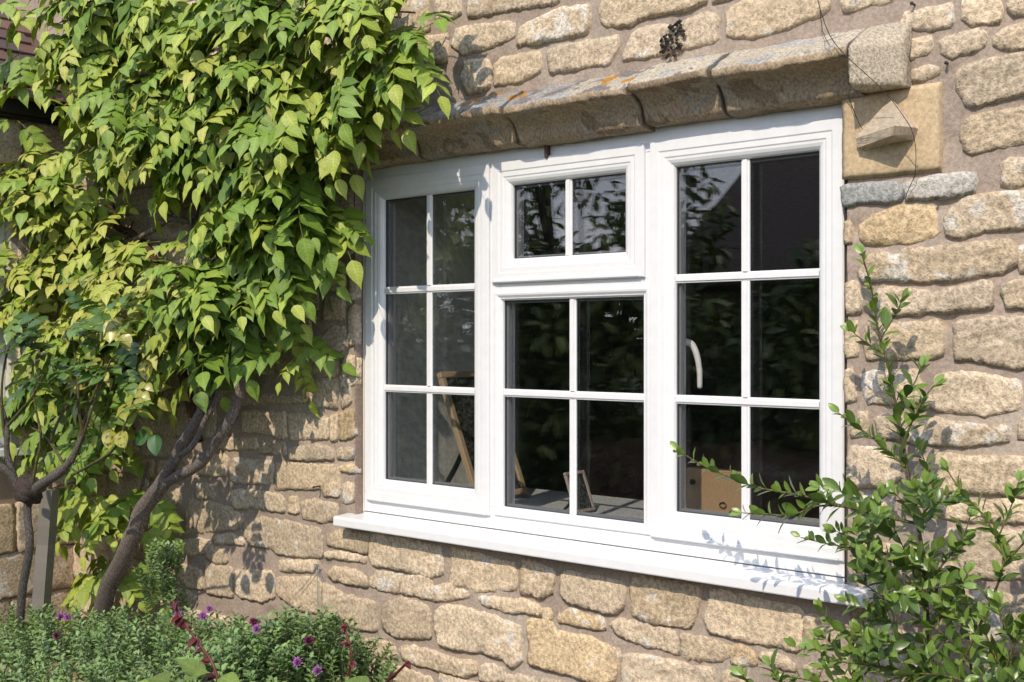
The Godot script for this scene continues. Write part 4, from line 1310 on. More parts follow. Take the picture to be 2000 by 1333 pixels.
# ---------- standard rose and its stake ----------
func build_rose() -> void:
	var w := thing("standard_rose", "old standard rose with gnarled knobbly head on a grey stem at far left", "rose bush", Vector3(-1.251, 0.440, 0.62) * Vector3(1, 0, 1))
	var grey := Color(0.22, 0.19, 0.17)
	var cane := Color(0.22, 0.19, 0.07)
	stem_part(w, "trunk", spline([w.position + Vector3(0, -0.02, 0), Vector3(-1.235, 0.482, 0.62), Vector3(-1.190, 0.662, 0.62), Vector3(-1.139, 0.842, 0.62), Vector3(-1.151, 0.936, 0.62), Vector3(-1.147, 1.010, 0.62)], 0.015, 0.012), 0.018, 0.016, 12, grey, 0.2)
	var b := MB.new()
	knob(b, Vector3(-1.151, 1.042, 0.62) - w.position, Vector3(0.058, 0.05, 0.05), Color(0.13, 0.095, 0.075))
	part(w, "graft_knob", b.mesh(), M.bark, "dark gnarled head of the rose stem")
	stem_part(w, "branch", spline([Vector3(-1.073, 1.058, 0.62), Vector3(-0.977, 1.103, 0.62), Vector3(-0.904, 1.153, 0.6), Vector3(-0.832, 1.258, 0.58)], 0.012, 0.01), 0.022, 0.010, 9, grey, 0.25)
	stem_part(w, "branch", spline([Vector3(-1.190, 1.049, 0.63), Vector3(-1.210, 1.108, 0.66), Vector3(-1.249, 1.147, 0.7)], 0.012, 0.01), 0.018, 0.012, 9, grey, 0.25)
	stem_part(w, "branch", spline([Vector3(-1.210, 1.087, 0.64), Vector3(-1.230, 1.184, 0.66), Vector3(-1.234, 1.280, 0.66), Vector3(-1.312, 1.393, 0.66)], 0.015, 0.01), 0.012, 0.006, 8, grey, 0.2)
	for c in [[Vector3(-1.111, 1.064, 0.62), Vector3(-1.084, 1.142, 0.62), Vector3(-1.053, 1.248, 0.62), Vector3(-1.092, 1.360, 0.62), Vector3(-1.107, 1.493, 0.62)],
			[Vector3(-0.922, 1.152, 0.6), Vector3(-0.997, 1.212, 0.6), Vector3(-1.073, 1.256, 0.6), Vector3(-1.170, 1.280, 0.6)],
			[Vector3(-1.023, 1.226, 0.6), Vector3(-0.985, 1.288, 0.6), Vector3(-0.941, 1.364, 0.58), Vector3(-0.850, 1.441, 0.56), Vector3(-0.839, 1.533, 0.54)],
			[Vector3(-0.868, 1.219, 0.58), Vector3(-0.832, 1.331, 0.57), Vector3(-0.779, 1.442, 0.55), Vector3(-0.727, 1.553, 0.55)],
			[Vector3(-0.867, 1.119, 0.6), Vector3(-0.708, 1.175, 0.6), Vector3(-0.539, 1.240, 0.62), Vector3(-0.475, 1.330, 0.62), Vector3(-0.427, 1.401, 0.62)],
			[Vector3(-0.832, 1.254, 0.58), Vector3(-0.824, 1.351, 0.6), Vector3(-0.831, 1.479, 0.6), Vector3(-0.904, 1.626, 0.58)],
			[Vector3(-0.831, 1.169, 0.62), Vector3(-0.672, 1.341, 0.64), Vector3(-0.588, 1.467, 0.64), Vector3(-0.538, 1.537, 0.64)],
			[Vector3(-1.234, 1.280, 0.66), Vector3(-1.130, 1.342, 0.66), Vector3(-1.029, 1.402, 0.66), Vector3(-0.957, 1.478, 0.66)],
			[Vector3(-1.242, 1.222, 0.66), Vector3(-1.234, 1.339, 0.68), Vector3(-1.217, 1.493, 0.68), Vector3(-1.169, 1.589, 0.68)]]:
		stem_part(w, "cane", spline(c, 0.015, 0.008), 0.0065, 0.003, 6, cane, 0.05)
	# five-leaflet leaves, some turning yellow
	var meshes := []
	for k in [Color(0.07, 0.14, 0.035), Color(0.10, 0.19, 0.04), Color(0.14, 0.24, 0.05), Color(0.33, 0.33, 0.06)]:
		var m := MB.new()
		tube(m, PackedVector3Array([Vector3.ZERO, Vector3(0, -0.004, 0.05), Vector3(0, -0.012, 0.09)]), 0.0012, 0.0008, 3, Color(0.16, 0.16, 0.05))
		for s in [-1.0, 1.0]:
			for t in [0.35, 0.75]:
				blade(m, Vector3(0, -0.01 * t, 0.09 * t), Vector3(s, -0.1, 0.55).normalized(), Vector3(-s * 0.15, 1, 0).normalized(), 0.05, 0.034, 0.2, 0.2, k, OVATE, 0.08)
		blade(m, Vector3(0, -0.012, 0.09), Vector3(0, -0.2, 1).normalized(), Vector3.UP, 0.058, 0.042, 0.2, 0.2, k, OVATE, 0.08)
		meshes.append(m.mesh())
	var list := []
	for a in [Vector3(-0.839, 1.533, 0.54), Vector3(-0.727, 1.553, 0.55), Vector3(-0.904, 1.626, 0.58), Vector3(-1.107, 1.493, 0.62), Vector3(-0.427, 1.401, 0.62), Vector3(-0.538, 1.537, 0.64), Vector3(-0.957, 1.478, 0.66), Vector3(-1.169, 1.589, 0.68), Vector3(-0.850, 1.441, 0.56), Vector3(-0.978, 1.608, 0.6), Vector3(-0.557, 1.642, 0.6), Vector3(-1.052, 1.645, 0.66), Vector3(-0.492, 1.711, 0.6), Vector3(-0.726, 1.679, 0.6)]:
		for k in 4:
			var p: Vector3 = a + Vector3(rr(-0.07, 0.07), rr(-0.06, 0.08), rr(-0.05, 0.05))
			list.append([[0, 1, 1, 2, 2, 3][rnd.randi() % 6], Transform3D(frame_of(Vector3(rr(-1, 1), rr(-0.4, 0.3), rr(0, 1)), Vector3(rr(-0.3, 0.3), 1, rr(0, 0.8)), rr(0.8, 1.25)), p)])
	hang_leaves(w, "leaf", meshes, M.gloss, list, 300, "foliage")
	# two yellow leaves with black spot, and two big glossy ones
	for s in [[Vector3(-0.545, 1.302, 0.64), 1, Vector3(0.35, -0.9, 0.2)], [Vector3(-0.476, 1.293, 0.64), 1, Vector3(0.6, -0.5, 0.2)], [Vector3(-0.366, 1.297, 0.6), 0, Vector3(-0.7, -0.5, 0.2)], [Vector3(-0.329, 1.292, 0.6), 0, Vector3(0.35, -0.9, 0.2)], [Vector3(-0.446, 1.537, 0.56), 1, Vector3(0.3, -1.0, 0.2)]]:
		b = MB.new()
		spotted(b, s[0] - w.position, s[2].normalized(), s[1] == 1)
		part(w, "leaf", b.mesh(), M.gloss, "yellow leaf with black spots" if s[1] == 1 else "large glossy dark green leaf")
	var t := thing("wooden_stake", "weathered grey wooden stake leaning behind the rose stem", "stake", Vector3(-1.466, 0.372, 0.45) * Vector3(1, 0, 1))
	b = MB.new()
	var top := Vector3(-1.313, 1.013, 0.45) - t.position
	var n := 14
	for i in n:
		var p := Vector3.ZERO.lerp(top, float(i) / n) - Vector3(0, 0.02 * float(i == 0), 0)
		var q := Vector3.ZERO.lerp(top, float(i + 1) / n)
		var e := Vector3(0.024, 0, -0.012)
		var g := Vector3(0.012, 0, 0.022)
		var c := Color(0.25, 0.225, 0.20) * (1.0 + 0.2 * nz.get_noise_1d(i * 37.0))
		b.quad(p - e + g, p + e + g, q + e + g, q - e + g, c); b.quad(p + e + g, p + e - g, q + e - g, q + e + g, c)
		b.quad(p + e - g, p - e - g, q - e - g, q + e - g, c); b.quad(p - e - g, p - e + g, q - e + g, q - e - g, c)
		if i == n - 1: b.quad(q - e + g, q + e + g, q + e - g, q - e - g, c)
	part(t, "post", b.mesh(), M.timber)

func knob(b: MB, at: Vector3, r: Vector3, col: Color) -> void:
	var nu := 22
	var nv := 14
	for j in nv + 1:
		for i in nu:
			var a := TAU * i / nu
			var e := PI * (float(j) / nv - 0.5)
			var d := Vector3(cos(a) * cos(e), sin(e), sin(a) * cos(e))
			var k := 1.0 + 0.5 * nz.get_noise_3d(d.x * 130.0, d.y * 130.0, d.z * 130.0) + 0.25 * nz.get_noise_3d(d.x * 420.0, d.y * 420.0, d.z * 420.0)
			b.vert(at + d * r * k, col * (1.0 + 0.5 * nz.get_noise_3d(d.x * 300.0, d.y * 300.0 + 9.0, d.z * 300.0)))
	for j in nv:
		for i in nu:
			var i2 := (i + 1) % nu
			b.face(j * nu + i, (j + 1) * nu + i, (j + 1) * nu + i2)
			b.face(j * nu + i, (j + 1) * nu + i2, j * nu + i2)

func spotted(b: MB, at: Vector3, dir: Vector3, spots: bool) -> void:
	var side := dir.cross(Vector3(0.45, 0.35, 0.8)).normalized()
	var up := side.cross(dir).normalized()
	var n := 14
	var m := 10
	var off := rr(0, 900)
	for i in n + 1:
		var t := float(i) / n
		var wd := 0.026 * pow(sin(PI * pow(t, 0.8)), 0.75)
		for j in m + 1:
			var u := 2.0 * j / m - 1.0
			var p := at + dir * (0.075 * t) + side * (wd * u) + up * (0.006 * absf(u) - 0.012 * t * t)
			var col := Color(0.055, 0.14, 0.04)
			if spots:
				col = Color(0.42, 0.40, 0.05) if nz.get_noise_2d(t * 90.0 + off, u * 60.0) > -0.25 else Color(0.2, 0.28, 0.05)
				if nz.get_noise_2d(t * 420.0 + off, u * 150.0) > 0.3: col = Color(0.025, 0.015, 0.01)
			b.vert(p, col)
	for i in n:
		for j in m:
			var a := i * (m + 1) + j
			b.face(a, a + 1, a + m + 2); b.face(a, a + m + 2, a + m + 1)

# ---------- low flowering bush ----------
func build_bush() -> void:
	var w := thing("flowering_bush", "low grey green bush with small purple flowers along the foot of the wall", "bush", Vector3(-0.214, 0.493, 0.62) * Vector3(1, 0, 1))
	var crest := [Vector3(-1.966, 0.478, 0.6), Vector3(-1.417, 0.552, 0.6), Vector3(-1.092, 0.612, 0.6), Vector3(-0.831, 0.635, 0.6), Vector3(-0.590, 0.695, 0.6), Vector3(-0.366, 0.712, 0.6), Vector3(-0.215, 0.723, 0.6), Vector3(0.011, 0.735, 0.6), Vector3(0.169, 0.749, 0.6), Vector3(0.295, 0.794, 0.6), Vector3(0.379, 0.829, 0.6), Vector3(0.433, 0.807, 0.6), Vector3(0.479, 0.748, 0.6), Vector3(0.511, 0.680, 0.6), Vector3(0.534, 0.612, 0.6), Vector3(0.552, 0.507, 0.6)]
	var meshes := []
	for k in 4:
		var b := MB.new()
		var c: Color = [Color(0.155, 0.245, 0.08), Color(0.125, 0.205, 0.065), Color(0.20, 0.29, 0.11), Color(0.175, 0.275, 0.075)][k]
		var pts := PackedVector3Array([Vector3.ZERO, Vector3(0.003, 0.03, 0.002), Vector3(0, 0.062, 0)])
		tube(b, pts, 0.0014, 0.0008, 3, Color(0.16, 0.17, 0.08))
		for i in 13:
			var t := 0.12 + 0.88 * i / 12.0
			var a := i * 2.4 + k
			var d := Vector3(cos(a), 0.35 + 0.8 * t, sin(a)).normalized()
			var l := rr(0.017, 0.026) * (1.1 - 0.35 * t)
			blade(b, Vector3(0, 0.062 * t, 0), d, Vector3(-cos(a) * 0.6, 1, -sin(a) * 0.6).normalized(), l, l * 0.62, 0.25, 0.25, c * rr(0.8, 1.2), LOBED)
		meshes.append(b.mesh())
	var mats := []
	for k in 4: mats.append([])
	for i in 3600:
		var f := rnd.randf() * (crest.size() - 1.001)
		var p: Vector3 = crest[int(f)].lerp(crest[int(f) + 1], f - int(f))
		var a := rr(-1.0, 1.75)
		var rad := rr(0.72, 1.03)
		var lump := 0.035 * nz.get_noise_2d(p.x * 420.0, a * 130.0)
		var q := Vector3(p.x + rr(-0.03, 0.03), maxf(0.03, p.y - 0.075 - (1.0 - cos(a) * rad) * 0.40 + lump), 0.62 + sin(a) * 0.42 * rad + lump)
		var d := Vector3(rr(-0.5, 0.5), 0.35 + cos(a) * 0.7, sin(a) * 0.8 + rr(-0.2, 0.3)).normalized()
		mats[rnd.randi() % 4].append(Transform3D(frame_of(Vector3(rr(-1, 1), 0.1, rr(-1, 1)), d, rr(0.8, 1.25)), q - w.position))
	# a taller sprig against the trunk
	for i in 90:
		var q := Vector3(-0.437, 0.747, 0.5) + Vector3(rr(-0.07, 0.07), rr(-0.08, 0.11), rr(-0.05, 0.05))
		mats[i % 4].append(Transform3D(frame_of(Vector3(rr(-1, 1), 0, rr(-1, 1)), Vector3(rr(-0.4, 0.4), 1, rr(-0.2, 0.5)).normalized(), rr(0.8, 1.2)), q - w.position))
	for k in 4:
		var mm := MultiMesh.new()
		mm.transform_format = MultiMesh.TRANSFORM_3D
		mm.mesh = meshes[k]
		mm.instance_count = mats[k].size()
		for i in mats[k].size(): mm.set_instance_transform(i, mats[k][i])
		var o := MultiMeshInstance3D.new()
		o.multimesh = mm
		o.material_override = M.matte
		o.set_meta("kind", "stuff")
		put(w, o, "foliage")
	for i in 14:
		var f := rr(1.0, crest.size() - 3.0)
		var p: Vector3 = crest[int(f)].lerp(crest[int(f) + 1], f - int(f))
		stem_part(w, "stem", spline([Vector3(p.x + rr(-0.1, 0.1), 0.0, 0.6), Vector3(p.x, p.y * 0.5, 0.62), Vector3(p.x + rr(-0.04, 0.04), p.y - 0.08, 0.6 + rr(-0.1, 0.1))], 0.06), 0.004, 0.002, 5, Color(0.12, 0.09, 0.05), 0.0)
	for f in [[411,1188, 1], [397,1202, 1], [497,1214, 0], [503,1228, 1], [604,1250, 0], [583,1292, 1], [632,1309, 1], [119,1203, 1], [133,1204, 1], [348,1200, 1], [112,1240, 0]]:
		var b := MB.new()
		var at := Vector3.ZERO
		var col := Color(0.28, 0.09, 0.29) if f[2] == 1 else Color(0.11, 0.012, 0.05)
		for i in 26:
			var a := i * 2.4
			var e := 0.15 + 1.3 * i / 26.0
			var d := Vector3(cos(a) * cos(e), sin(a) * cos(e), sin(e)).normalized()
			blade(b, at + d * 0.003, d, Vector3(-d.x, 0.2, 1.2).normalized(), rr(0.011, 0.015), 0.0055, 0.1, 0.3, col * rr(0.75, 1.3), ELLIPTIC)
		var o := part(w, "flower", b.mesh(), M.petal, "dark crimson flower bud" if f[2] == 0 else "")
		o.position = flower_at(f[0], f[1]) - w.position
		o.rotation = Vector3(-0.5, 0.5 + rr(-0.4, 0.4), 0)

const FLOWERS := {411: Vector3(0.102, 0.789, 0.68), 397: Vector3(0.124, 0.778, 0.72), 497: Vector3(0.401, 0.806, 0.74), 503: Vector3(0.469, 0.804, 0.78), 604: Vector3(0.741, 0.825, 0.82), 583: Vector3(0.797, 0.795, 0.9), 632: Vector3(0.778, 0.754, 0.82), 119: Vector3(-0.720, 0.649, 0.72), 133: Vector3(-0.671, 0.654, 0.72), 348: Vector3(-0.039, 0.753, 0.7), 112: Vector3(-0.500, 0.643, 0.85)}
func flower_at(x: int, _y: int) -> Vector3: return FLOWERS[x]

# ---------- young red rose shoots in front ----------
func build_red_shoots() -> void:
	var red := Color(0.11, 0.014, 0.014)
	for s in [
		["tall dark red rose shoot with drooping maroon leaves in front of the bush", [Vector3(0.771, 0.674, 1.1), Vector3(0.729, 0.804, 1.1), Vector3(0.676, 0.848, 1.1), Vector3(0.622, 0.883, 1.1), Vector3(0.577, 0.914, 1.1), Vector3(0.548, 0.946, 1.1)], 0.0065, 1.0],
		["rose shoot with green bud leaves and red tips beside the stone wall", [Vector3(1.065, 0.701, 1), Vector3(1.090, 0.811, 1), Vector3(1.111, 0.873, 1), Vector3(1.104, 0.913, 1), Vector3(1.079, 0.955, 1)], 0.0055, 0.6],
		["slanting thorny red rose shoot in front of the stones below the sill", [Vector3(1.249, 0.797, 1.1), Vector3(1.329, 0.883, 1.1), Vector3(1.368, 0.915, 1.1), Vector3(1.401, 0.944, 1.1)], 0.0045, 0.7]]:
		var w := thing("rose_shoot", s[0], "rose shoot", s[1][0] * Vector3(1, 0, 1), "young rose shoots at the front")
		var path: Array = [w.position + Vector3(0, -0.02, 0)] + s[1]
		var pts := spline(path, 0.01)
		stem_part(w, "stem", pts, s[2], 0.003, 7, Color(0.13, 0.03, 0.02), 0.05, M.redleaf)
		var n := pts.size()
		for i in range(n - 34, n, 4):
			var t := float(i - (n - 34)) / 34.0
			var d := (pts[mini(i + 1, n - 1)] - pts[i - 1]).normalized()
			var out := Vector3(rr(-1, 1), rr(-0.6, 0.3), rr(-0.3, 1)).normalized()
			var b := MB.new()
			var c := red if s[3] > 0.65 or t > 0.7 else Color(0.14, 0.20, 0.04)
			for q in 3:
				var o2: Vector3 = (out + d * 0.4 + Vector3(rr(-0.5, 0.5), rr(-0.5, 0.2), rr(-0.4, 0.4))).normalized()
				blade(b, pts[i] - w.position, o2, Vector3(0.3, 0.8, 0.5), rr(0.028, 0.05) * s[3], 0.017 * s[3], 0.3, 0.5, c * rr(0.7, 1.5), OVATE)
			part(w, "leaf", b.mesh(), M.redleaf)
		for i in range(n - 20, n - 4, 3):
			var b := MB.new()
			var p := pts[i] - w.position
			var d := Vector3(rr(-1, 1), 0.1, rr(-0.2, 1)).normalized()
			tube(b, PackedVector3Array([p, p + d * 0.005, p + d * 0.010]), 0.0018, 0.0004, 4, Color(0.3, 0.06, 0.04))
			part(w, "thorn", b.mesh(), M.redleaf)
	# broad green leaves of the same bush at the bottom edge
	var w := thing("rose_foliage", "broad lime green rose leaves at the very bottom in front of the bush", "rose bush", Vector3(0.718, 0.577, 1.15) * Vector3(1, 0, 1))
	stem_part(w, "stem", spline([w.position + Vector3(0, -0.02, 0), Vector3(0.739, 0.606, 1.15), Vector3(0.760, 0.732, 1.15), Vector3(0.822, 0.810, 1.15)], 0.03), 0.006, 0.003, 6, Color(0.15, 0.16, 0.05), 0.0)
	for k in [[Vector3(0.687, 0.790, 1.2), Vector3(-1, 0.12, 0.2)], [Vector3(0.621, 0.765, 1.2), Vector3(-0.8, 0.05, 0.5)], [Vector3(0.721, 0.798, 1.18), Vector3(0.6, 0.35, -0.1)], [Vector3(0.834, 0.795, 1.18), Vector3(0.9, 0.45, 0.1)], [Vector3(0.822, 0.814, 1.15), Vector3(1, 0.12, 0.1)], [Vector3(0.760, 0.805, 1.15), Vector3(-0.5, 0.4, 0.3)], [Vector3(0.576, 0.759, 1.2), Vector3(-0.9, -0.1, -0.2)], [Vector3(0.507, 0.731, 1.2), Vector3(-1, 0.2, 0.1)], [Vector3(0.901, 0.802, 1.15), Vector3(0.8, 0.3, 0.3)], [Vector3(0.730, 0.780, 1.2), Vector3(0.2, 0.3, 0.6)], [Vector3(1.232, 0.854, 1.1), Vector3(0.9, 0.2, 0.1)], [Vector3(1.281, 0.869, 1.1), Vector3(-0.9, 0.15, 0.2)]]:
		var b := MB.new()
		var d: Vector3 = k[1].normalized()
		var c := Color(0.17, 0.25, 0.04) * rr(0.75, 1.3)
		blade(b, k[0] - w.position, d, Vector3(rr(-0.2, 0.3), 1, 0.45).normalized(), rr(0.075, 0.10), rr(0.042, 0.055), 0.25, 0.22, c, OVATE, 0.08)
		part(w, "leaf", b.mesh(), M.leaf)
		stem_part(w, "leaf_stalk", spline([Vector3(0.760, 0.708, 1.15) + Vector3(0, -0.03, 0), (Vector3(0.760, 0.708, 1.15) + k[0]) * 0.5, k[0]], 0.03), 0.0016, 0.001, 4, Color(0.2, 0.2, 0.05), 0.0)

# ---------- small things on the wall ----------
func build_bits() -> void:
	var w := thing("dead_tendril", "thin dry brown tendril trailing across the hood end and label stop", "tendril", Vector3(1.796, 2.434, 0.1) * Vector3(1, 0, 1))
	for c in [[Vector3(1.790, 2.486, 0.1), Vector3(1.820, 2.401, 0.12), Vector3(1.851, 2.331, 0.13), Vector3(1.892, 2.277, 0.125), Vector3(1.948, 2.221, 0.12), Vector3(1.988, 2.175, 0.11), Vector3(2.021, 2.124, 0.1), Vector3(2.037, 2.091, 0.09), Vector3(2.030, 2.051, 0.05), Vector3(2.020, 1.992, 0.03)], [Vector3(1.817, 2.414, 0.12), Vector3(1.830, 2.347, 0.13), Vector3(1.851, 2.312, 0.135)], [Vector3(1.847, 2.212, 0.03), Vector3(1.869, 2.152, 0.03), Vector3(1.896, 2.102, 0.035)], [Vector3(2.020, 1.994, 0.03), Vector3(2.002, 1.966, 0.025), Vector3(1.990, 1.942, 0.02)]]:
		stem_part(w, "strand", spline(c, 0.02, 0.003), 0.0011, 0.0008, 4, Color(0.11, 0.085, 0.055), 0.0, M.wire)
	var nails := [[626, 949, 0.036, "thin iron nail sticking out of the stone left of the sill"], [1787, 392, 0.02, "rusty iron tie in the joint below the grey slate slabs"], [1855, 122, 0.012, "tiny rusty nail in the mortar above the label stop"], [1788, 8, 0.02, "rusty nail stub near the top edge of the wall"]]
	for n in nails.size():
		var at: Vector3 = [Vector3(-0.201, 1.075, 0), Vector3(2.066, 1.938, 0), Vector3(2.086, 2.254, 0), Vector3(2.006, 2.407, 0)][n]
		var b := MB.new()
		var l: float = nails[n][2]
		tube(b, PackedVector3Array([Vector3(0, 0, -0.02), Vector3(0, 0.001, l * 0.5), Vector3(0.001, 0, l)]), 0.0026, 0.0024, 6)
		tube(b, PackedVector3Array([Vector3(0.001, 0, l), Vector3(0.001, 0, l + 0.0015)]), 0.0045, 0.0045, 8)
		var o := part(self, "iron_nail", b.mesh(), M.iron)
		o.position = at
		o.set_meta("label", nails[n][3]); o.set_meta("category", "nail"); o.set_meta("kind", "thing"); o.set_meta("group", "old iron nails in the wall")
	# knotted string on a nail
	w = thing("knotted_string", "blue grey string knotted on a nail in the wall below the sill's left end", "string", Vector3(-0.207, 0.787, 0))
	var b := MB.new()
	for k in 7:
		var a := rr(0, TAU)
		var d := Vector3(cos(a), sin(a) * 0.7, rr(0.2, 0.9)) * rr(0.008, 0.016)
		tube(b, spline([Vector3(0, 0, 0.012), d * 0.7 + Vector3(0, 0.004, 0.014), d + Vector3(0, -0.002, 0.012)], 0.003), 0.0022, 0.0012, 5, Color(1, 1, 1) * rr(0.7, 1.3))
	part(w, "knot", b.mesh(), M.string)
	for c in [[Vector3(0, 0, 0.012), Vector3(0.0, -0.08, 0.012), Vector3(0.001, -0.19, 0.010)], [Vector3(0, 0, 0.012), Vector3(-0.05, -0.06, 0.016), Vector3(-0.13, -0.13, 0.02)], [Vector3(0, 0, 0.012), Vector3(0.02, -0.03, 0.016), Vector3(0.035, -0.045, 0.012), Vector3(0.015, -0.05, 0.012)]]:
		string_strand(w, c)

func string_strand(w: Node3D, c: Array) -> void:
	var b := MB.new()
	tube(b, spline(c, 0.012), 0.0012, 0.001, 4)
	part(w, "strand", b.mesh(), M.string)

# ---------- what stands across the garden and shows in the panes ----------
func build_garden() -> void:
	var leafs := []
	for k in 3:
		var b := MB.new()
		var c: Color = [Color(0.07, 0.12, 0.025), Color(0.11, 0.17, 0.04), Color(0.20, 0.25, 0.06)][k]
		for i in 9:
			var d := Vector3(rr(-1, 1), rr(-0.7, 0.6), rr(-1, 1)).normalized()
			blade(b, d * rr(0.02, 0.12), d, Vector3(rr(-0.5, 0.5), 1, rr(-0.5, 0.5)).normalized(), rr(0.09, 0.14), rr(0.04, 0.06), 0.3, 0.2, c * rr(0.7, 1.3), ELLIPTIC)
		leafs.append(b.mesh())
	var plants := [
		["garden_tree", "tall leafy garden tree across the lawn mirrored in the fanlight", "tree", Vector3(-5.7, 0, 7.8), 1.3, 4.9, 330, 1.5],
		["garden_tree", "drooping leafy tree beside the barn mirrored in the right sash", "tree", Vector3(-3.35, 0, 6.9), 0.45, 4.0, 80, 1.9],
		["garden_shrub", "bushy garden shrub across the lawn mirrored in the left sash", "shrub", Vector3(-4.6, 0, 4.9), 1.3, 2.6, 800, 0.2],
		["garden_shrub", "dense garden shrub mirrored in the fixed light", "shrub", Vector3(-2.9, 0, 5.2), 1.1, 2.3, 800, 0.15],
		["garden_shrub", "broad dark garden shrub mirrored low in the right sash", "shrub", Vector3(-1.0, 0, 5.9), 1.2, 2.2, 800, 0.15],
		["garden_shrub", "rounded garden shrub at the end of the row facing the window", "shrub", Vector3(1.1, 0, 6.4), 1.2, 2.1, 700, 0.15],
	]
	for p in plants:
		var w := thing(p[0], p[1], p[2], p[3], "plants across the garden")
		var tall: float = p[5]
		var low: float = p[7]
		stem_part(w, "trunk", spline([p[3] + Vector3(0, -0.03, 0), p[3] + Vector3(0.05, tall * 0.3, 0.03), p[3] + Vector3(-0.05, tall * 0.8, 0)], 0.2), 0.03 * tall, 0.01 * tall, 8, Color(0.10, 0.08, 0.06), 0.1)
		for k in 5:
			var a := TAU * k / 5.0
			stem_part(w, "limb", spline([p[3] + Vector3(0, tall * (0.25 + 0.08 * k), 0), p[3] + Vector3(cos(a) * p[4] * 0.4, tall * (0.45 + 0.07 * k), sin(a) * p[4] * 0.4), p[3] + Vector3(cos(a) * p[4] * 0.8, tall * (0.5 + 0.07 * k), sin(a) * p[4] * 0.8)], 0.2), 0.012 * tall, 0.004 * tall, 6, Color(0.10, 0.08, 0.06), 0.1)
		var sets := [[], [], []]
		for i in p[6]:
			var d := Vector3(rr(-1, 1), rr(-1, 1), rr(-1, 1))
			while d.length() > 1.0: d = Vector3(rr(-1, 1), rr(-1, 1), rr(-1, 1))
			d = d.normalized() * pow(d.length(), 0.45)
			var lump := 1.0 + 0.35 * nz.get_noise_3d(d.x * 120.0 + p[3].x * 50.0, d.y * 120.0, d.z * 120.0)
			var q := Vector3(d.x * p[4] * lump, lerpf(low, tall, 0.5 + 0.5 * d.y * lump), d.z * p[4] * lump)
			sets[rnd.randi() % 3].append(Transform3D(Basis.from_euler(Vector3(rr(-0.6, 0.6), rr(0, TAU), rr(-0.6, 0.6))).scaled_local(Vector3.ONE * rr(0.8, 1.5)), q))
		for k in 3:
			var mm := MultiMesh.new()
			mm.transform_format = MultiMesh.TRANSFORM_3D
			mm.mesh = leafs[k]
			mm.instance_count = sets[k].size()
			for i in sets[k].size(): mm.set_instance_transform(i, sets[k][i])
			var o := MultiMeshInstance3D.new()
			o.multimesh = mm
			o.material_override = M.leaf
			o.set_meta("kind", "stuff")
			put(w, o, "crown")
	# a barn whose dark roof shows in the right sash
	var w := thing("barn", "stone barn with a dark tiled roof mirrored in the right sash", "building", Vector3(-0.25, 0, 10.6))
	var b := MB.new()
	b.box(Vector3(-4.2, 0.0, -1.9), Vector3(4.2, 2.3, 2.0), Color(0.30, 0.23, 0.16))
	part(w, "barn_wall", b.mesh(), M.stone)
	b = MB.new()
	for s in [-1.0, 1.0]:
		var e := Vector3(0, 2.2, 2.25 * s)
		var g := Vector3(0, 3.85, 0)
		var hw := Vector3(4.35, 0, 0)
		var tk := Vector3(0, 0.09, 0)
		var c := Color(0.11, 0.075, 0.06)
		b.quad(e - hw + tk, e + hw + tk, g + hw + tk, g - hw + tk, c)
		b.quad(e - hw, e + hw, g + hw, g - hw, c)
		b.quad(e - hw, e + hw, e + hw + tk, e - hw + tk, c)
		for x in [-1.0, 1.0]: b.quad(e + hw * x, g + hw * x, g + hw * x + tk, e + hw * x + tk, c)
	part(w, "roof", b.mesh(), M.tile)
	for x in [-4.21, 4.21]:
		b = MB.new()
		b.tri(Vector3(x, 2.3, -1.9), Vector3(x, 2.3, 2.0), Vector3(x, 3.7, 0.05), Color(0.30, 0.23, 0.16))
		part(w, "gable", b.mesh(), M.stone)
	b = MB.new()
	b.box(Vector3(-2.0, 0.0, -1.97), Vector3(-0.4, 2.1, -1.902), Color(0.06, 0.05, 0.04), 0.01)
	part(w, "barn_door", b.mesh(), M.timber)

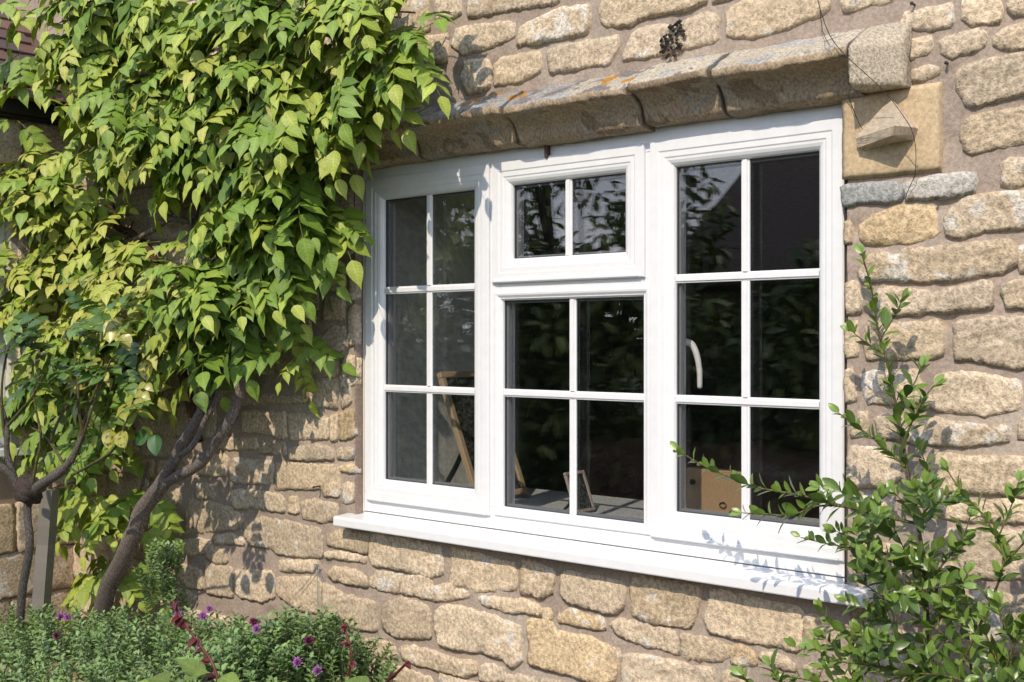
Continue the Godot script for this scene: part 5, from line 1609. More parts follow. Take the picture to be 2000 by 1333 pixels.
const STONES := [     # kind of stone, 1 traced / 0 between / 2 out of sight, outline on the wall
	["b", 1, [0.381, 2.658, 0.456, 2.651, 0.495, 2.657, 0.495, 2.71, 0.381, 2.732]],
	["b", 1, [0.529, 2.641, 0.902, 2.62, 0.906, 2.645, 0.529, 2.717]],
	["b", 1, [0.454, 2.565, 0.502, 2.526, 0.627, 2.53, 0.728, 2.544, 0.728, 2.582, 0.705, 2.593, 0.547, 2.61, 0.479, 2.612]],
	["b", 1, [0.741, 2.518, 0.797, 2.512, 0.846, 2.518, 0.886, 2.51, 1.013, 2.51, 1.026, 2.55, 1.022, 2.587, 0.914, 2.598, 0.805, 2.58, 0.756, 2.571]],
	["b", 1, [1.064, 2.531, 1.086, 2.519, 1.13, 2.508, 1.166, 2.509, 1.223, 2.519, 1.36, 2.515, 1.419, 2.525, 1.426, 2.54, 1.079, 2.606, 1.056, 2.575]],
	["b", 1, [0.5, 2.452, 0.525, 2.396, 0.583, 2.397, 0.622, 2.405, 0.621, 2.486, 0.592, 2.497, 0.52, 2.498]],
	["b", 1, [0.643, 2.407, 0.756, 2.402, 0.828, 2.42, 0.834, 2.46, 0.826, 2.483, 0.671, 2.486, 0.645, 2.473]],
	["b", 1, [0.87, 2.414, 0.965, 2.412, 1.093, 2.407, 1.13, 2.449, 1.126, 2.479, 1.003, 2.485, 0.864, 2.483]],
	["b", 1, [1.143, 2.412, 1.205, 2.405, 1.285, 2.407, 1.386, 2.41, 1.459, 2.415, 1.448, 2.439, 1.458, 2.465, 1.448, 2.486, 1.406, 2.494, 1.326, 2.474, 1.285, 2.485, 1.202, 2.488, 1.177, 2.479]],
	["b", 1, [1.488, 2.427, 1.508, 2.415, 1.57, 2.402, 1.672, 2.414, 1.755, 2.428, 1.778, 2.442, 1.781, 2.473, 1.613, 2.505, 1.54, 2.505, 1.505, 2.5, 1.49, 2.484]],
	["b", 1, [1.822, 2.432, 1.85, 2.424, 1.895, 2.428, 1.945, 2.427, 1.948, 2.441, 1.819, 2.465]],
	["b", 1, [1.971, 2.366, 2.014, 2.349, 2.047, 2.34, 2.091, 2.342, 2.1, 2.352, 2.098, 2.393, 2.024, 2.39, 1.986, 2.392, 1.973, 2.374]],
	["b", 1, [2.122, 2.358, 2.141, 2.335, 2.202, 2.332, 2.21, 2.342, 2.204, 2.388, 2.125, 2.398]],
	["b", 1, [2.227, 2.362, 2.239, 2.344, 2.283, 2.334, 2.283, 2.377, 2.227, 2.388]],
	["b", 1, [1.973, 2.285, 1.996, 2.28, 2.034, 2.288, 2.048, 2.3, 2.047, 2.323, 2.014, 2.326, 1.982, 2.323]],
	["b", 1, [2.071, 2.282, 2.096, 2.263, 2.132, 2.273, 2.168, 2.281, 2.172, 2.309, 2.16, 2.321, 2.11, 2.319, 2.071, 2.311]],
	["b", 1, [2.193, 2.284, 2.211, 2.267, 2.234, 2.263, 2.283, 2.262, 2.283, 2.32, 2.216, 2.313, 2.197, 2.3]],
	["b", 1, [1.971, 2.229, 2.024, 2.226, 2.064, 2.235, 2.064, 2.247, 2.024, 2.255, 1.973, 2.246]],
	["b", 1, [2.11, 2.192, 2.127, 2.154, 2.151, 2.148, 2.239, 2.16, 2.283, 2.163, 2.283, 2.251, 2.193, 2.251, 2.122, 2.241, 2.11, 2.23]],
	["b", 1, [2.117, 2.079, 2.126, 2.053, 2.143, 2.034, 2.187, 2.044, 2.231, 2.05, 2.281, 2.055, 2.281, 2.127, 2.141, 2.124, 2.122, 2.103]],
	["g", 1, [1.822, 1.94, 1.882, 1.942, 1.97, 1.942, 1.979, 1.97, 1.956, 1.986, 1.887, 1.987, 1.822, 1.986]],
	["g", 1, [1.984, 1.945, 2.036, 1.941, 2.082, 1.942, 2.143, 1.946, 2.152, 1.971, 2.152, 1.986, 2.093, 1.992, 2.027, 1.988, 1.981, 1.981]],
	["b", 1, [2.214, 1.982, 2.208, 1.959, 2.231, 1.954, 2.281, 1.955, 2.281, 2.013, 2.231, 2.014, 2.212, 2.008]],
	["y", 1, [1.868, 1.856, 1.878, 1.842, 2.009, 1.835, 2.063, 1.854, 2.054, 1.866, 2.06, 1.896, 2.054, 1.914, 2.015, 1.923, 1.967, 1.926, 1.93, 1.918, 1.902, 1.907, 1.868, 1.888]],
	["b", 1, [2.085, 1.857, 2.102, 1.843, 2.158, 1.853, 2.231, 1.859, 2.281, 1.858, 2.281, 1.934, 2.179, 1.939, 2.137, 1.933, 2.1, 1.915, 2.082, 1.894]],
	["y", 1, [1.825, 1.845, 1.842, 1.842, 1.839, 1.899, 1.826, 1.898]],
	["b", 1, [1.885, 1.808, 1.865, 1.77, 1.873, 1.752, 1.958, 1.75, 2.015, 1.744, 2.082, 1.746, 2.141, 1.749, 2.164, 1.754, 2.21, 1.757, 2.241, 1.774, 2.245, 1.814, 2.231, 1.827, 2.179, 1.829, 2.049, 1.819, 1.979, 1.821, 1.972, 1.806, 1.944, 1.807, 1.918, 1.82]],
	["b", 1, [2.25, 1.759, 2.281, 1.762, 2.281, 1.818, 2.249, 1.814]],
	["b", 1, [1.911, 1.7, 1.923, 1.666, 1.993, 1.665, 2.049, 1.671, 2.104, 1.672, 2.187, 1.677, 2.187, 1.732, 2.171, 1.737, 2.093, 1.72, 2.047, 1.711, 2.015, 1.72, 1.942, 1.731, 1.918, 1.729]],
	["b", 1, [2.214, 1.715, 2.221, 1.677, 2.281, 1.675, 2.281, 1.74, 2.241, 1.737, 2.216, 1.731]],
	["b", 1, [1.829, 1.67, 1.863, 1.672, 1.868, 1.724, 1.861, 1.745, 1.828, 1.744]],
	["b", 1, [1.878, 1.61, 1.882, 1.555, 1.972, 1.561, 2.049, 1.559, 2.072, 1.566, 2.074, 1.636, 2.056, 1.645, 1.981, 1.641, 1.887, 1.642]],
	["b", 1, [2.104, 1.562, 2.189, 1.55, 2.241, 1.538, 2.281, 1.547, 2.281, 1.653, 2.183, 1.652, 2.104, 1.644]],
	["b", 1, [1.829, 1.559, 1.856, 1.562, 1.861, 1.587, 1.858, 1.647, 1.828, 1.645]],
	["b", 1, [1.829, 1.451, 1.856, 1.45, 1.848, 1.477, 1.846, 1.529, 1.829, 1.527]],
	["b", 1, [1.878, 1.478, 1.887, 1.448, 2.018, 1.451, 2.022, 1.473, 2.013, 1.528, 1.939, 1.526, 1.87, 1.518]],
	["b", 1, [2.051, 1.474, 2.027, 1.451, 2.076, 1.435, 2.137, 1.431, 2.171, 1.428, 2.247, 1.446, 2.253, 1.479, 2.251, 1.504, 2.241, 1.51, 2.158, 1.524, 2.1, 1.527, 2.06, 1.518]],
	["b", 1, [1.918, 1.368, 1.981, 1.36, 2.038, 1.355, 2.087, 1.357, 2.137, 1.358, 2.223, 1.373, 2.227, 1.395, 2.216, 1.403, 2.154, 1.404, 2.093, 1.408, 2.06, 1.415, 2.015, 1.415, 1.906, 1.413]],
	["b", 1, [1.863, 1.4, 1.839, 1.378, 1.841, 1.362, 1.882, 1.366, 1.885, 1.405, 1.887, 1.423, 1.865, 1.425]],
	["b", 1, [2.245, 1.379, 2.281, 1.379, 2.281, 1.42, 2.251, 1.417]],
	["b", 1, [1.834, 1.304, 1.834, 1.249, 1.846, 1.238, 1.935, 1.248, 1.967, 1.268, 1.967, 1.313, 1.93, 1.319, 1.906, 1.336, 1.844, 1.337]],
	["b", 1, [2.011, 1.293, 2.015, 1.261, 2.049, 1.246, 2.126, 1.25, 2.2, 1.252, 2.281, 1.25, 2.281, 1.329, 2.221, 1.335, 2.187, 1.327, 2.137, 1.328, 2.063, 1.332, 2.022, 1.316]],
	["b", 1, [2.049, 1.187, 2.093, 1.18, 2.171, 1.185, 2.281, 1.192, 2.281, 1.242, 2.115, 1.219, 2.049, 1.211]],
	["b", 1, [1.844, 1.19, 1.906, 1.175, 1.949, 1.19, 1.958, 1.205, 1.925, 1.215, 1.844, 1.213]],
	["b", 1, [2.049, 1.055, 2.093, 1.05, 2.189, 1.056, 2.281, 1.064, 2.281, 1.169, 2.171, 1.162, 2.104, 1.157, 2.06, 1.144]],
	["b", 1, [2.096, 0.94, 2.107, 0.873, 2.283, 0.903, 2.283, 1.023, 2.23, 1.018, 2.153, 1.021, 2.098, 1.016]],
	["b", 1, [1.173, 0.884, 1.176, 0.816, 1.246, 0.805, 1.338, 0.807, 1.371, 0.812, 1.392, 0.856, 1.401, 0.895, 1.401, 0.928, 1.173, 0.931]],
	["b", 1, [1.43, 0.884, 1.421, 0.843, 1.433, 0.809, 1.499, 0.805, 1.583, 0.802, 1.65, 0.808, 1.69, 0.801, 1.713, 0.817, 1.717, 0.888, 1.703, 0.912, 1.439, 0.925]],
	["b", 1, [1.713, 0.819, 1.741, 0.817, 1.804, 0.843, 1.817, 0.88, 1.752, 0.9, 1.721, 0.898]],
	["b", 1, [1.126, 0.75, 1.229, 0.737, 1.289, 0.735, 1.334, 0.731, 1.331, 0.766, 1.32, 0.79, 1.272, 0.8, 1.13, 0.794, 1.096, 0.782]],
	["b", 1, [1.341, 0.734, 1.362, 0.722, 1.413, 0.731, 1.471, 0.736, 1.496, 0.755, 1.496, 0.78, 1.442, 0.788, 1.383, 0.789, 1.362, 0.794, 1.34, 0.789]],
	["y", 1, [1.499, 0.741, 1.533, 0.735, 1.572, 0.749, 1.583, 0.768, 1.549, 0.782, 1.527, 0.788, 1.505, 0.782]],
	["b", 1, [1.583, 0.765, 1.631, 0.75, 1.684, 0.75, 1.692, 0.761, 1.663, 0.777, 1.626, 0.783, 1.588, 0.779]],
	["b", 1, [1.716, 0.751, 1.754, 0.751, 1.767, 0.77, 1.736, 0.778, 1.716, 0.767]],
	["b", 1, [1.14, 0.561, 1.45, 0.623, 1.445, 0.707, 1.374, 0.706, 1.292, 0.707, 1.23, 0.707, 1.147, 0.698]],
	["b", 1, [1.473, 0.627, 1.569, 0.646, 1.555, 0.7, 1.493, 0.715, 1.476, 0.705]],
	["b", 1, [0.452, 0.873, 0.442, 0.803, 0.517, 0.807, 0.568, 0.797, 0.663, 0.816, 0.733, 0.829, 0.739, 0.875, 0.724, 0.906, 0.454, 0.927]],
	["b", 1, [0.758, 0.884, 0.754, 0.822, 0.801, 0.826, 0.822, 0.816, 0.876, 0.839, 0.888, 0.898, 0.876, 0.909, 0.763, 0.927]],
	["b", 1, [0.916, 0.883, 0.916, 0.842, 0.941, 0.82, 1.012, 0.815, 1.1, 0.809, 1.141, 0.834, 1.156, 0.884, 1.141, 0.906, 0.928, 0.909]],
	["b", 1, [0.591, 0.763, 0.636, 0.76, 0.707, 0.754, 0.763, 0.765, 0.83, 0.763, 0.834, 0.779, 0.818, 0.79, 0.754, 0.803, 0.72, 0.795, 0.636, 0.79, 0.58, 0.788]],
	["y", 1, [0.839, 0.751, 0.867, 0.749, 0.878, 0.767, 0.872, 0.785, 0.843, 0.787]],
	["y", 1, [0.908, 0.756, 0.949, 0.759, 1.019, 0.754, 1.079, 0.758, 1.073, 0.79, 1.012, 0.79, 0.949, 0.799, 0.9, 0.773]],
	["b", 1, [0.384, 0.657, 0.404, 0.605, 0.475, 0.6, 0.591, 0.61, 0.68, 0.606, 0.715, 0.582, 0.754, 0.612, 0.752, 0.65, 0.758, 0.716, 0.741, 0.72, 0.636, 0.73, 0.545, 0.74, 0.437, 0.738, 0.387, 0.713]],
	["y", 1, [0.784, 0.698, 0.797, 0.658, 0.788, 0.612, 0.83, 0.609, 0.892, 0.605, 0.972, 0.604, 1.07, 0.597, 1.115, 0.624, 1.122, 0.674, 1.13, 0.708, 1.07, 0.719, 1.012, 0.728, 0.892, 0.725, 0.872, 0.753, 0.784, 0.743]],
	["b", 1, [0.58, 0.523, 0.637, 0.522, 0.685, 0.535, 0.683, 0.572, 0.632, 0.578, 0.591, 0.567]],
	["b", 1, [0.68, 0.507, 0.818, 0.534, 0.809, 0.567, 0.689, 0.555]],
	["b", 1, [0.839, 0.518, 0.972, 0.545, 0.972, 0.576, 0.843, 0.57]],
	["b", 1, [-0.165, 0.868, -0.089, 0.866, 0.051, 0.861, 0.063, 0.927, -0.076, 0.929, -0.158, 0.906]],
	["b", 1, [0.069, 0.903, 0.063, 0.852, 0.075, 0.824, 0.226, 0.827, 0.358, 0.819, 0.414, 0.838, 0.408, 0.885, 0.403, 0.924, 0.075, 0.937]],
	["b", 1, [-0.175, 0.824, -0.05, 0.826, 0.038, 0.828, 0.044, 0.846, -0.089, 0.851, -0.175, 0.837]],
	["b", 1, [0.063, 0.748, 0.143, 0.742, 0.208, 0.747, 0.22, 0.806, 0.094, 0.806, 0.057, 0.768]],
	["b", 1, [0.22, 0.749, 0.284, 0.75, 0.397, 0.746, 0.533, 0.777, 0.533, 0.792, 0.463, 0.79, 0.458, 0.809, 0.364, 0.788, 0.358, 0.815, 0.284, 0.818, 0.22, 0.797]],
	["b", 1, [-0.135, 0.747, -0.018, 0.745, 0.044, 0.745, 0.044, 0.775, -0.018, 0.796, -0.128, 0.791, -0.168, 0.764]],
	["b", 1, [-0.109, 0.631, -0.05, 0.593, 0.032, 0.593, 0.1, 0.6, 0.094, 0.64, 0.094, 0.698, -0.044, 0.699, -0.102, 0.687]],
	["b", 1, [0.13, 0.662, 0.136, 0.614, 0.19, 0.594, 0.284, 0.605, 0.364, 0.618, 0.358, 0.696, 0.341, 0.722, 0.22, 0.732, 0.136, 0.696]],
	["b", 1, [-0.018, 0.513, 0.143, 0.516, 0.202, 0.522, 0.179, 0.567, 0.075, 0.567, -0.025, 0.546]],
	["b", 1, [0.226, 0.526, 0.284, 0.52, 0.397, 0.517, 0.506, 0.517, 0.57, 0.54, 0.57, 0.571, 0.452, 0.566, 0.369, 0.575, 0.267, 0.574, 0.214, 0.561]],
	["b", 1, [0.069, 0.366, 0.386, 0.428, 0.358, 0.486, 0.214, 0.496, 0.075, 0.496]],
	["b", 1, [-0.655, 0.845, -0.619, 0.814, -0.497, 0.819, -0.455, 0.802, -0.306, 0.805, -0.195, 0.82, -0.195, 0.895, -0.214, 0.918, -0.407, 0.932, -0.561, 0.926, -0.655, 0.899]],
	["b", 1, [-0.306, 0.95, -0.195, 0.945, -0.112, 0.969, -0.118, 1.014, -0.24, 1.024, -0.319, 1.008]],
	["b", 1, [-0.745, 0.98, -0.722, 0.946, -0.604, 0.966, -0.511, 0.961, -0.414, 0.961, -0.407, 1.001, -0.441, 1.023, -0.619, 1.026, -0.737, 1.016]],
	["b", 1, [-0.393, 0.963, -0.332, 0.965, -0.339, 1.024, -0.38, 1.02]],
	["b", 1, [-1.06, 0.901, -1.06, 0.816, -0.876, 0.84, -0.692, 0.873, -0.663, 0.902, -0.707, 0.929, -0.806, 0.952, -1.036, 0.954]],
	["b", 1, [-1.093, 0.742, -1.019, 0.731, -0.899, 0.755, -0.891, 0.802, -0.963, 0.803, -1.102, 0.778]],
	["b", 1, [-0.907, 0.593, -0.734, 0.599, -0.734, 0.711, -0.915, 0.711]],
	["b", 1, [-0.715, 0.624, -0.678, 0.607, -0.547, 0.607, -0.476, 0.635, -0.473, 0.7, -0.49, 0.728, -0.715, 0.704]],
	["b", 1, [-0.462, 0.65, -0.407, 0.632, -0.326, 0.609, -0.204, 0.615, -0.204, 0.727, -0.22, 0.742, -0.455, 0.711]],
	["b", 1, [-0.188, 0.613, -0.144, 0.595, -0.081, 0.625, -0.068, 0.692, -0.1, 0.708, -0.188, 0.729]],
	["b", 1, [-0.441, 0.743, -0.24, 0.76, -0.22, 0.804, -0.441, 0.778]],
	["b", 1, [-0.907, 0.735, -0.844, 0.715, -0.768, 0.734, -0.783, 0.773, -0.883, 0.784]],
	["b", 1, [-1.118, 0.54, -1.044, 0.527, -0.979, 0.564, -1.036, 0.584, -1.118, 0.578]],
	["b", 1, [-1.118, 0.634, -1.036, 0.598, -0.931, 0.603, -0.947, 0.67, -1.003, 0.682, -1.143, 0.688]],
	["b", 1, [-0.844, 0.795, -0.752, 0.808, -0.663, 0.809, -0.663, 0.831, -0.752, 0.844, -0.86, 0.823]],
	["b", 1, [-0.675, 1.252, -0.53, 1.248, -0.403, 1.238, -0.409, 1.332, -0.675, 1.33]],
	["b", 1, [-0.38, 1.236, -0.275, 1.243, -0.158, 1.249, -0.158, 1.317, -0.208, 1.326, -0.389, 1.331]],
	["b", 1, [-0.144, 1.246, -0.109, 1.248, -0.109, 1.344, -0.147, 1.332]],
	["y", 1, [-0.098, 1.249, -0.065, 1.251, -0.012, 1.268, -0.023, 1.358, -0.092, 1.348]],
	["b", 1, [-0.832, 1.178, -0.739, 1.175, -0.574, 1.189, -0.586, 1.226, -0.819, 1.214]],
	["b", 1, [-0.558, 1.178, -0.445, 1.174, -0.403, 1.18, -0.409, 1.217, -0.561, 1.22]],
	["b", 1, [-0.386, 1.163, -0.321, 1.163, -0.13, 1.176, -0.141, 1.214, -0.219, 1.224, -0.38, 1.2]],
	["b", 1, [-0.109, 1.184, -0.028, 1.186, -0.018, 1.222, -0.109, 1.213]],
	["y", 1, [-0.092, 1.139, -0.012, 1.138, -0.012, 1.163, -0.092, 1.154]],
	["b", 1, [-0.469, 1.045, -0.185, 1.068, -0.185, 1.043, -0.103, 1.046, -0.103, 1.142, -0.119, 1.152, -0.264, 1.153, -0.463, 1.141]],
	["b", 1, [-0.766, 1.076, -0.726, 1.048, -0.487, 1.062, -0.481, 1.142, -0.524, 1.146, -0.726, 1.141]],
	["b", 1, [-0.976, 1.068, -0.859, 1.065, -0.782, 1.075, -0.759, 1.135, -0.792, 1.156, -0.886, 1.143]],
	["b", 1, [-0.99, 0.979, -0.955, 0.962, -0.852, 0.978, -0.873, 1.024, -0.969, 1.025]],
	["b", 1, [-1.103, 1.072, -1.039, 1.06, -0.955, 1.122, -0.99, 1.152, -1.103, 1.121]],
	["b", 1, [-0.688, 1.356, -0.287, 1.377, -0.351, 1.397, -0.675, 1.392]],
	["b", 1, [-0.161, 1.786, -0.075, 1.783, -0.075, 1.871, -0.153, 1.87]],
	["b", 1, [-0.189, 1.678, -0.075, 1.677, -0.075, 1.76, -0.175, 1.763]],
	["b", 1, [-0.241, 1.575, -0.082, 1.566, -0.061, 1.626, -0.068, 1.649, -0.153, 1.65]],
	["b", 1, [-0.04, 1.746, -0.012, 1.749, -0.012, 1.858, -0.04, 1.865]],
	["b", 1, [-0.051, 1.69, -0.047, 1.585, -0.012, 1.589, -0.012, 1.717, -0.012, 1.726, -0.04, 1.723]],
	["b", 1, [-0.089, 1.436, -0.012, 1.448, -0.012, 1.471, -0.012, 1.548, -0.086, 1.543]],
	["b", 1, [-0.263, 1.479, -0.132, 1.472, -0.11, 1.501, -0.118, 1.543, -0.27, 1.541]],
	["b", 1, [-0.086, 1.363, -0.04, 1.383, -0.04, 1.439, -0.082, 1.433]],
	["b", 0, [1.786, 0.68, 2.109, 0.778]],
	["b", 0, [1.836, 0.8, 2.074, 0.898]],
	["y", 0, [-0.013, 2.63, 0.354, 2.738]],
	["b", 0, [1.846, 0.92, 2.074, 1.008]],
	["b", 0, [-0.284, 0.38, 0.044, 0.508]],
	["b", 0, [0.406, 0.38, 0.654, 0.508]],
	["y", 0, [-1.566, 0.53, -1.166, 0.658]],
	["y", 0, [-0.946, 2.37, -0.607, 2.498]],
	["y", 0, [-0.587, 2.37, -0.306, 2.498]],
	["b", 0, [-0.568, 0.38, -0.304, 0.508]],
	["b", 0, [0.131, 2.52, 0.434, 2.608]],
	["b", 0, [-0.333, 2.03, -0.026, 2.128]],
	["b", 0, [-0.629, 1.91, -0.3, 2.008]],
	["b", 0, [-1.748, 3, -1.442, 3.138]],
	["b", 0, [-1.96, 1.21, -1.62, 1.338]],
	["b", 0, [-1.96, 0.13, -1.646, 0.268]],
	["b", 0, [-1.6, 1.21, -1.291, 1.338]],
	["b", 0, [-0.274, 2.76, 0.036, 2.848]],
	["b", 0, [-0.628, 2.76, -0.294, 2.848]],
	["b", 0, [-0.707, 2.63, -0.431, 2.738]],
	["b", 0, [-1.117, 1.21, -0.856, 1.338]],
	["b", 0, [1.846, 1.03, 2.024, 1.098]],
	["y", 0, [-0.682, 2.87, -0.415, 2.978]],
	["b", 0, [-1.058, 2.03, -0.735, 2.128]],
	["b", 0, [-1.443, 0.13, -1.191, 0.268]],
	["y", 0, [-0.831, 2.15, -0.501, 2.238]],
	["b", 0, [-0.28, 1.91, -0.026, 2.008]],
	["b", 0, [-1.96, 2.37, -1.659, 2.498]],
	["b", 0, [-0.951, 1.91, -0.649, 2.008]],
	["b", 0, [-1.603, 2.63, -1.279, 2.738]],
	["b", 0, [-0.656, 2.52, -0.355, 2.608]],
	["b", 0, [0.056, 2.76, 0.299, 2.848]],
	["y", 0, [-0.525, 1.59, -0.266, 1.688]],
	["b", 0, [-1.171, 0.13, -0.952, 0.268]],
	["b", 0, [-1.96, 2.63, -1.623, 2.738]],
	["b", 0, [-1.203, 2.37, -0.966, 2.498]],
	["b", 0, [-0.139, 2.52, 0.111, 2.608]],
	["b", 0, [-1.259, 2.63, -0.982, 2.738]],
	["b", 0, [-0.813, 1.59, -0.545, 1.688]],
	["b", 0, [-1.671, 0.38, -1.418, 0.508]],
	["b", 0, [-1.581, 1.91, -1.263, 2.008]],
	["b", 0, [-1.96, 0.38, -1.691, 0.508]],
	["b", 0, [-1.714, 2.03, -1.389, 2.128]],
	["y", 0, [-1.145, 2.87, -0.889, 2.978]],
	["b", 0, [-0.269, 0.29, 0.041, 0.358]],
	["b", 0, [-1.398, 0.38, -1.17, 0.508]],
	["b", 0, [-0.932, 0.13, -0.745, 0.268]],
	["b", 0, [-0.227, 2.63, -0.033, 2.738]],
	["b", 0, [-0.977, 1.48, -0.685, 1.568]],
	["b", 0, [-1.369, 2.03, -1.078, 2.128]],
	["b", 0, [-0.718, 2.26, -0.448, 2.348]],
	["y", 0, [-1.673, 0.8, -1.362, 0.898]],
	["b", 0, [-1.517, 1.59, -1.219, 1.688]],
	["b", 0, [-0.962, 2.63, -0.727, 2.738]],
	["b", 0, [-1.303, 2.26, -0.991, 2.348]],
	["y", 0, [-1.448, 2.37, -1.223, 2.498]],
	["b", 0, [-1.251, 2.52, -0.948, 2.608]],
	["b", 0, [-1.453, 0.68, -1.166, 0.778]],
	["b", 0, [-1.243, 1.91, -0.971, 2.008]],
	["b", 0, [-0.772, 0.38, -0.588, 0.508]],
	["y", 0, [-1.408, 2.76, -1.1, 2.848]],
	["b", 0, [-1.218, 1.36, -0.955, 1.458]],
	["y", 0, [-0.847, 1.71, -0.51, 1.778]],
	["b", 0, [-1.056, 1.8, -0.781, 1.888]],
	["y", 0, [-1.762, 2.87, -1.493, 2.978]],
	["b", 0, [-1.514, 1.36, -1.238, 1.458]],
	["b", 0, [-1.652, 0.92, -1.338, 1.008]],
	["b", 0, [-1.15, 0.38, -0.959, 0.508]],
	["b", 0, [-1.96, 0.68, -1.661, 0.778]],
	["b", 0, [-1.796, 2.52, -1.478, 2.608]],
	["b", 0, [-0.935, 1.36, -0.706, 1.458]],
	["b", 0, [-0.928, 2.52, -0.676, 2.608]],
	["y", 0, [-1.298, 2.15, -1.023, 2.238]],
	["b", 0, [-0.579, 0.29, -0.289, 0.358]],
	["b", 0, [-1.08, 2.76, -0.826, 2.848]],
	["y", 0, [-1.96, 2.76, -1.644, 2.848]],
	["b", 0, [-0.49, 1.71, -0.216, 1.778]],
	["y", 0, [-1.794, 0.53, -1.586, 0.658]],
	["b", 0, [-0.411, 2.63, -0.247, 2.738]],
	["b", 0, [-0.971, 2.26, -0.738, 2.348]],
	["b", 0, [-1.96, 3, -1.768, 3.138]],
	["b", 0, [-1.96, 0.8, -1.693, 0.898]],
	["y", 0, [-1.791, 1.59, -1.537, 1.688]],
	["b", 0, [-0.725, 0.13, -0.587, 0.268]],
	["y", 0, [-1.96, 1.48, -1.671, 1.568]],
	["b", 0, [-1.237, 1.48, -0.997, 1.568]],
	["b", 0, [-0.715, 2.03, -0.529, 2.128]],
	["b", 0, [-1.511, 1.48, -1.257, 1.568]],
	["b", 0, [-1.422, 3, -1.264, 3.138]],
	["b", 0, [-1.342, 0.8, -1.126, 0.898]],
	["y", 0, [-0.54, 1.8, -0.348, 1.888]],
	["b", 0, [-0.939, 0.38, -0.792, 0.508]],
	["b", 0, [-1.687, 1.71, -1.358, 1.778]],
	["b", 0, [-1.626, 0.13, -1.463, 0.268]],
	["y", 0, [-0.761, 1.8, -0.56, 1.888]],
	["b", 0, [-1.318, 0.92, -1.086, 1.008]],
	["y", 0, [-0.335, 2.52, -0.159, 2.608]],
	["b", 0, [-0.869, 2.87, -0.702, 2.978]],
	["b", 0, [-1.338, 1.71, -1.042, 1.778]],
	["b", 0, [-1.639, 2.37, -1.468, 2.498]],
	["b", 0, [-1.236, 0.29, -0.954, 0.358]],
	["b", 0, [-0.665, 1.48, -0.478, 1.568]],
	["b", 0, [-1.96, 1.12, -1.629, 1.188]],
	["b", 0, [-0.264, 1.36, -0.116, 1.458]],
	["b", 0, [-0.481, 2.15, -0.306, 2.238]],
	["y", 0, [-1.96, 1.8, -1.704, 1.888]],
	["b", 0, [-1.96, 1.36, -1.731, 1.458]],
	["b", 0, [-0.509, 2.03, -0.353, 2.128]],
	["y", 0, [-1.96, 2.03, -1.734, 2.128]],
	["b", 0, [-1.199, 1.59, -1.017, 1.688]],
	["b", 0, [-1.244, 3, -1.113, 3.138]],
	["b", 0, [-1.366, 0.02, -1.158, 0.108]],
	["b", 0, [-1.96, 1.91, -1.744, 2.008]],
	["b", 0, [-0.458, 1.48, -0.296, 1.568]],
	["b", 0, [-1.773, 2.26, -1.546, 2.348]],
	["b", 0, [-1.477, 1.8, -1.268, 1.888]],
	["b", 0, [-1.385, 1.12, -1.126, 1.188]],
	["b", 0, [-0.997, 1.59, -0.833, 1.688]],
	["b", 0, [-1.271, 1.21, -1.137, 1.338]],
	["b", 0, [-1.96, 3.16, -1.756, 3.258]],
	["b", 0, [-1.526, 2.26, -1.323, 2.348]],
	["b", 0, [-0.328, 1.8, -0.186, 1.888]],
	["b", 0, [-1.753, 0.02, -1.546, 0.108]],
	["b", 0, [-1.96, 2.87, -1.782, 2.978]],
	["b", 0, [-1.624, 2.76, -1.428, 2.848]],
	["b", 0, [-0.806, 2.76, -0.648, 2.848]],
	["y", 0, [-1.458, 2.52, -1.271, 2.608]],
	["b", 0, [-1.96, 0.53, -1.814, 0.658]],
	["b", 0, [-1.532, 1.03, -1.288, 1.098]],
	["b", 0, [-1.711, 1.36, -1.534, 1.458]],
	["y", 0, [-1.502, 2.15, -1.318, 2.238]],
	["b", 0, [-1.248, 1.8, -1.076, 1.888]],
	["b", 0, [-1.473, 2.87, -1.324, 2.978]],
	["b", 0, [-1.803, 1.03, -1.552, 1.098]],
	["y", 0, [-1.641, 0.68, -1.473, 0.778]],
	["b", 0, [-0.79, 0.29, -0.599, 0.358]],
	["y", 0, [-1.684, 1.8, -1.497, 1.888]],
	["b", 0, [-1.304, 2.87, -1.165, 2.978]],
	["b", 0, [-1.96, 1.71, -1.707, 1.778]],
	["b", 0, [-1.003, 2.15, -0.851, 2.238]],
	["y", 0, [-1.96, 0.02, -1.773, 0.108]],
	["b", 0, [-0.428, 2.26, -0.306, 2.348]],
	["b", 0, [-1.609, 1.12, -1.405, 1.188]],
	["b", 0, [-1.96, 2.26, -1.793, 2.348]],
	["b", 0, [-1.96, 1.59, -1.811, 1.688]],
	["b", 0, [-1.526, 0.02, -1.386, 0.108]],
	["b", 0, [-1.022, 1.71, -0.867, 1.778]],
	["b", 0, [-1.747, 0.29, -1.563, 0.358]],
	["b", 0, [-1.817, 0.92, -1.672, 1.008]],
	["b", 0, [-1.96, 0.29, -1.767, 0.358]],
	["b", 0, [-1.724, 1.91, -1.601, 2.008]],
	["b", 0, [-1.96, 2.52, -1.816, 2.608]],
	["y", 0, [-1.655, 2.15, -1.522, 2.238]],
	["b", 0, [-1.813, 2.15, -1.675, 2.238]],
	["b", 0, [-1.268, 1.03, -1.126, 1.098]],
	["b", 0, [-1.651, 1.48, -1.531, 1.568]],
	["b", 0, [-1.96, 2.15, -1.833, 2.238]],
	["b", 0, [-0.934, 0.29, -0.81, 0.358]],
	["b", 0, [-1.394, 0.29, -1.256, 0.358]],
	["b", 0, [-1.96, 0.92, -1.837, 1.008]],
	["y", 0, [-1.543, 0.29, -1.414, 0.358]],
	["y", 0, [-1.96, 1.03, -1.823, 1.098]],
	["b", 0, [-0.084, 1.03, -0.026, 1.098]],
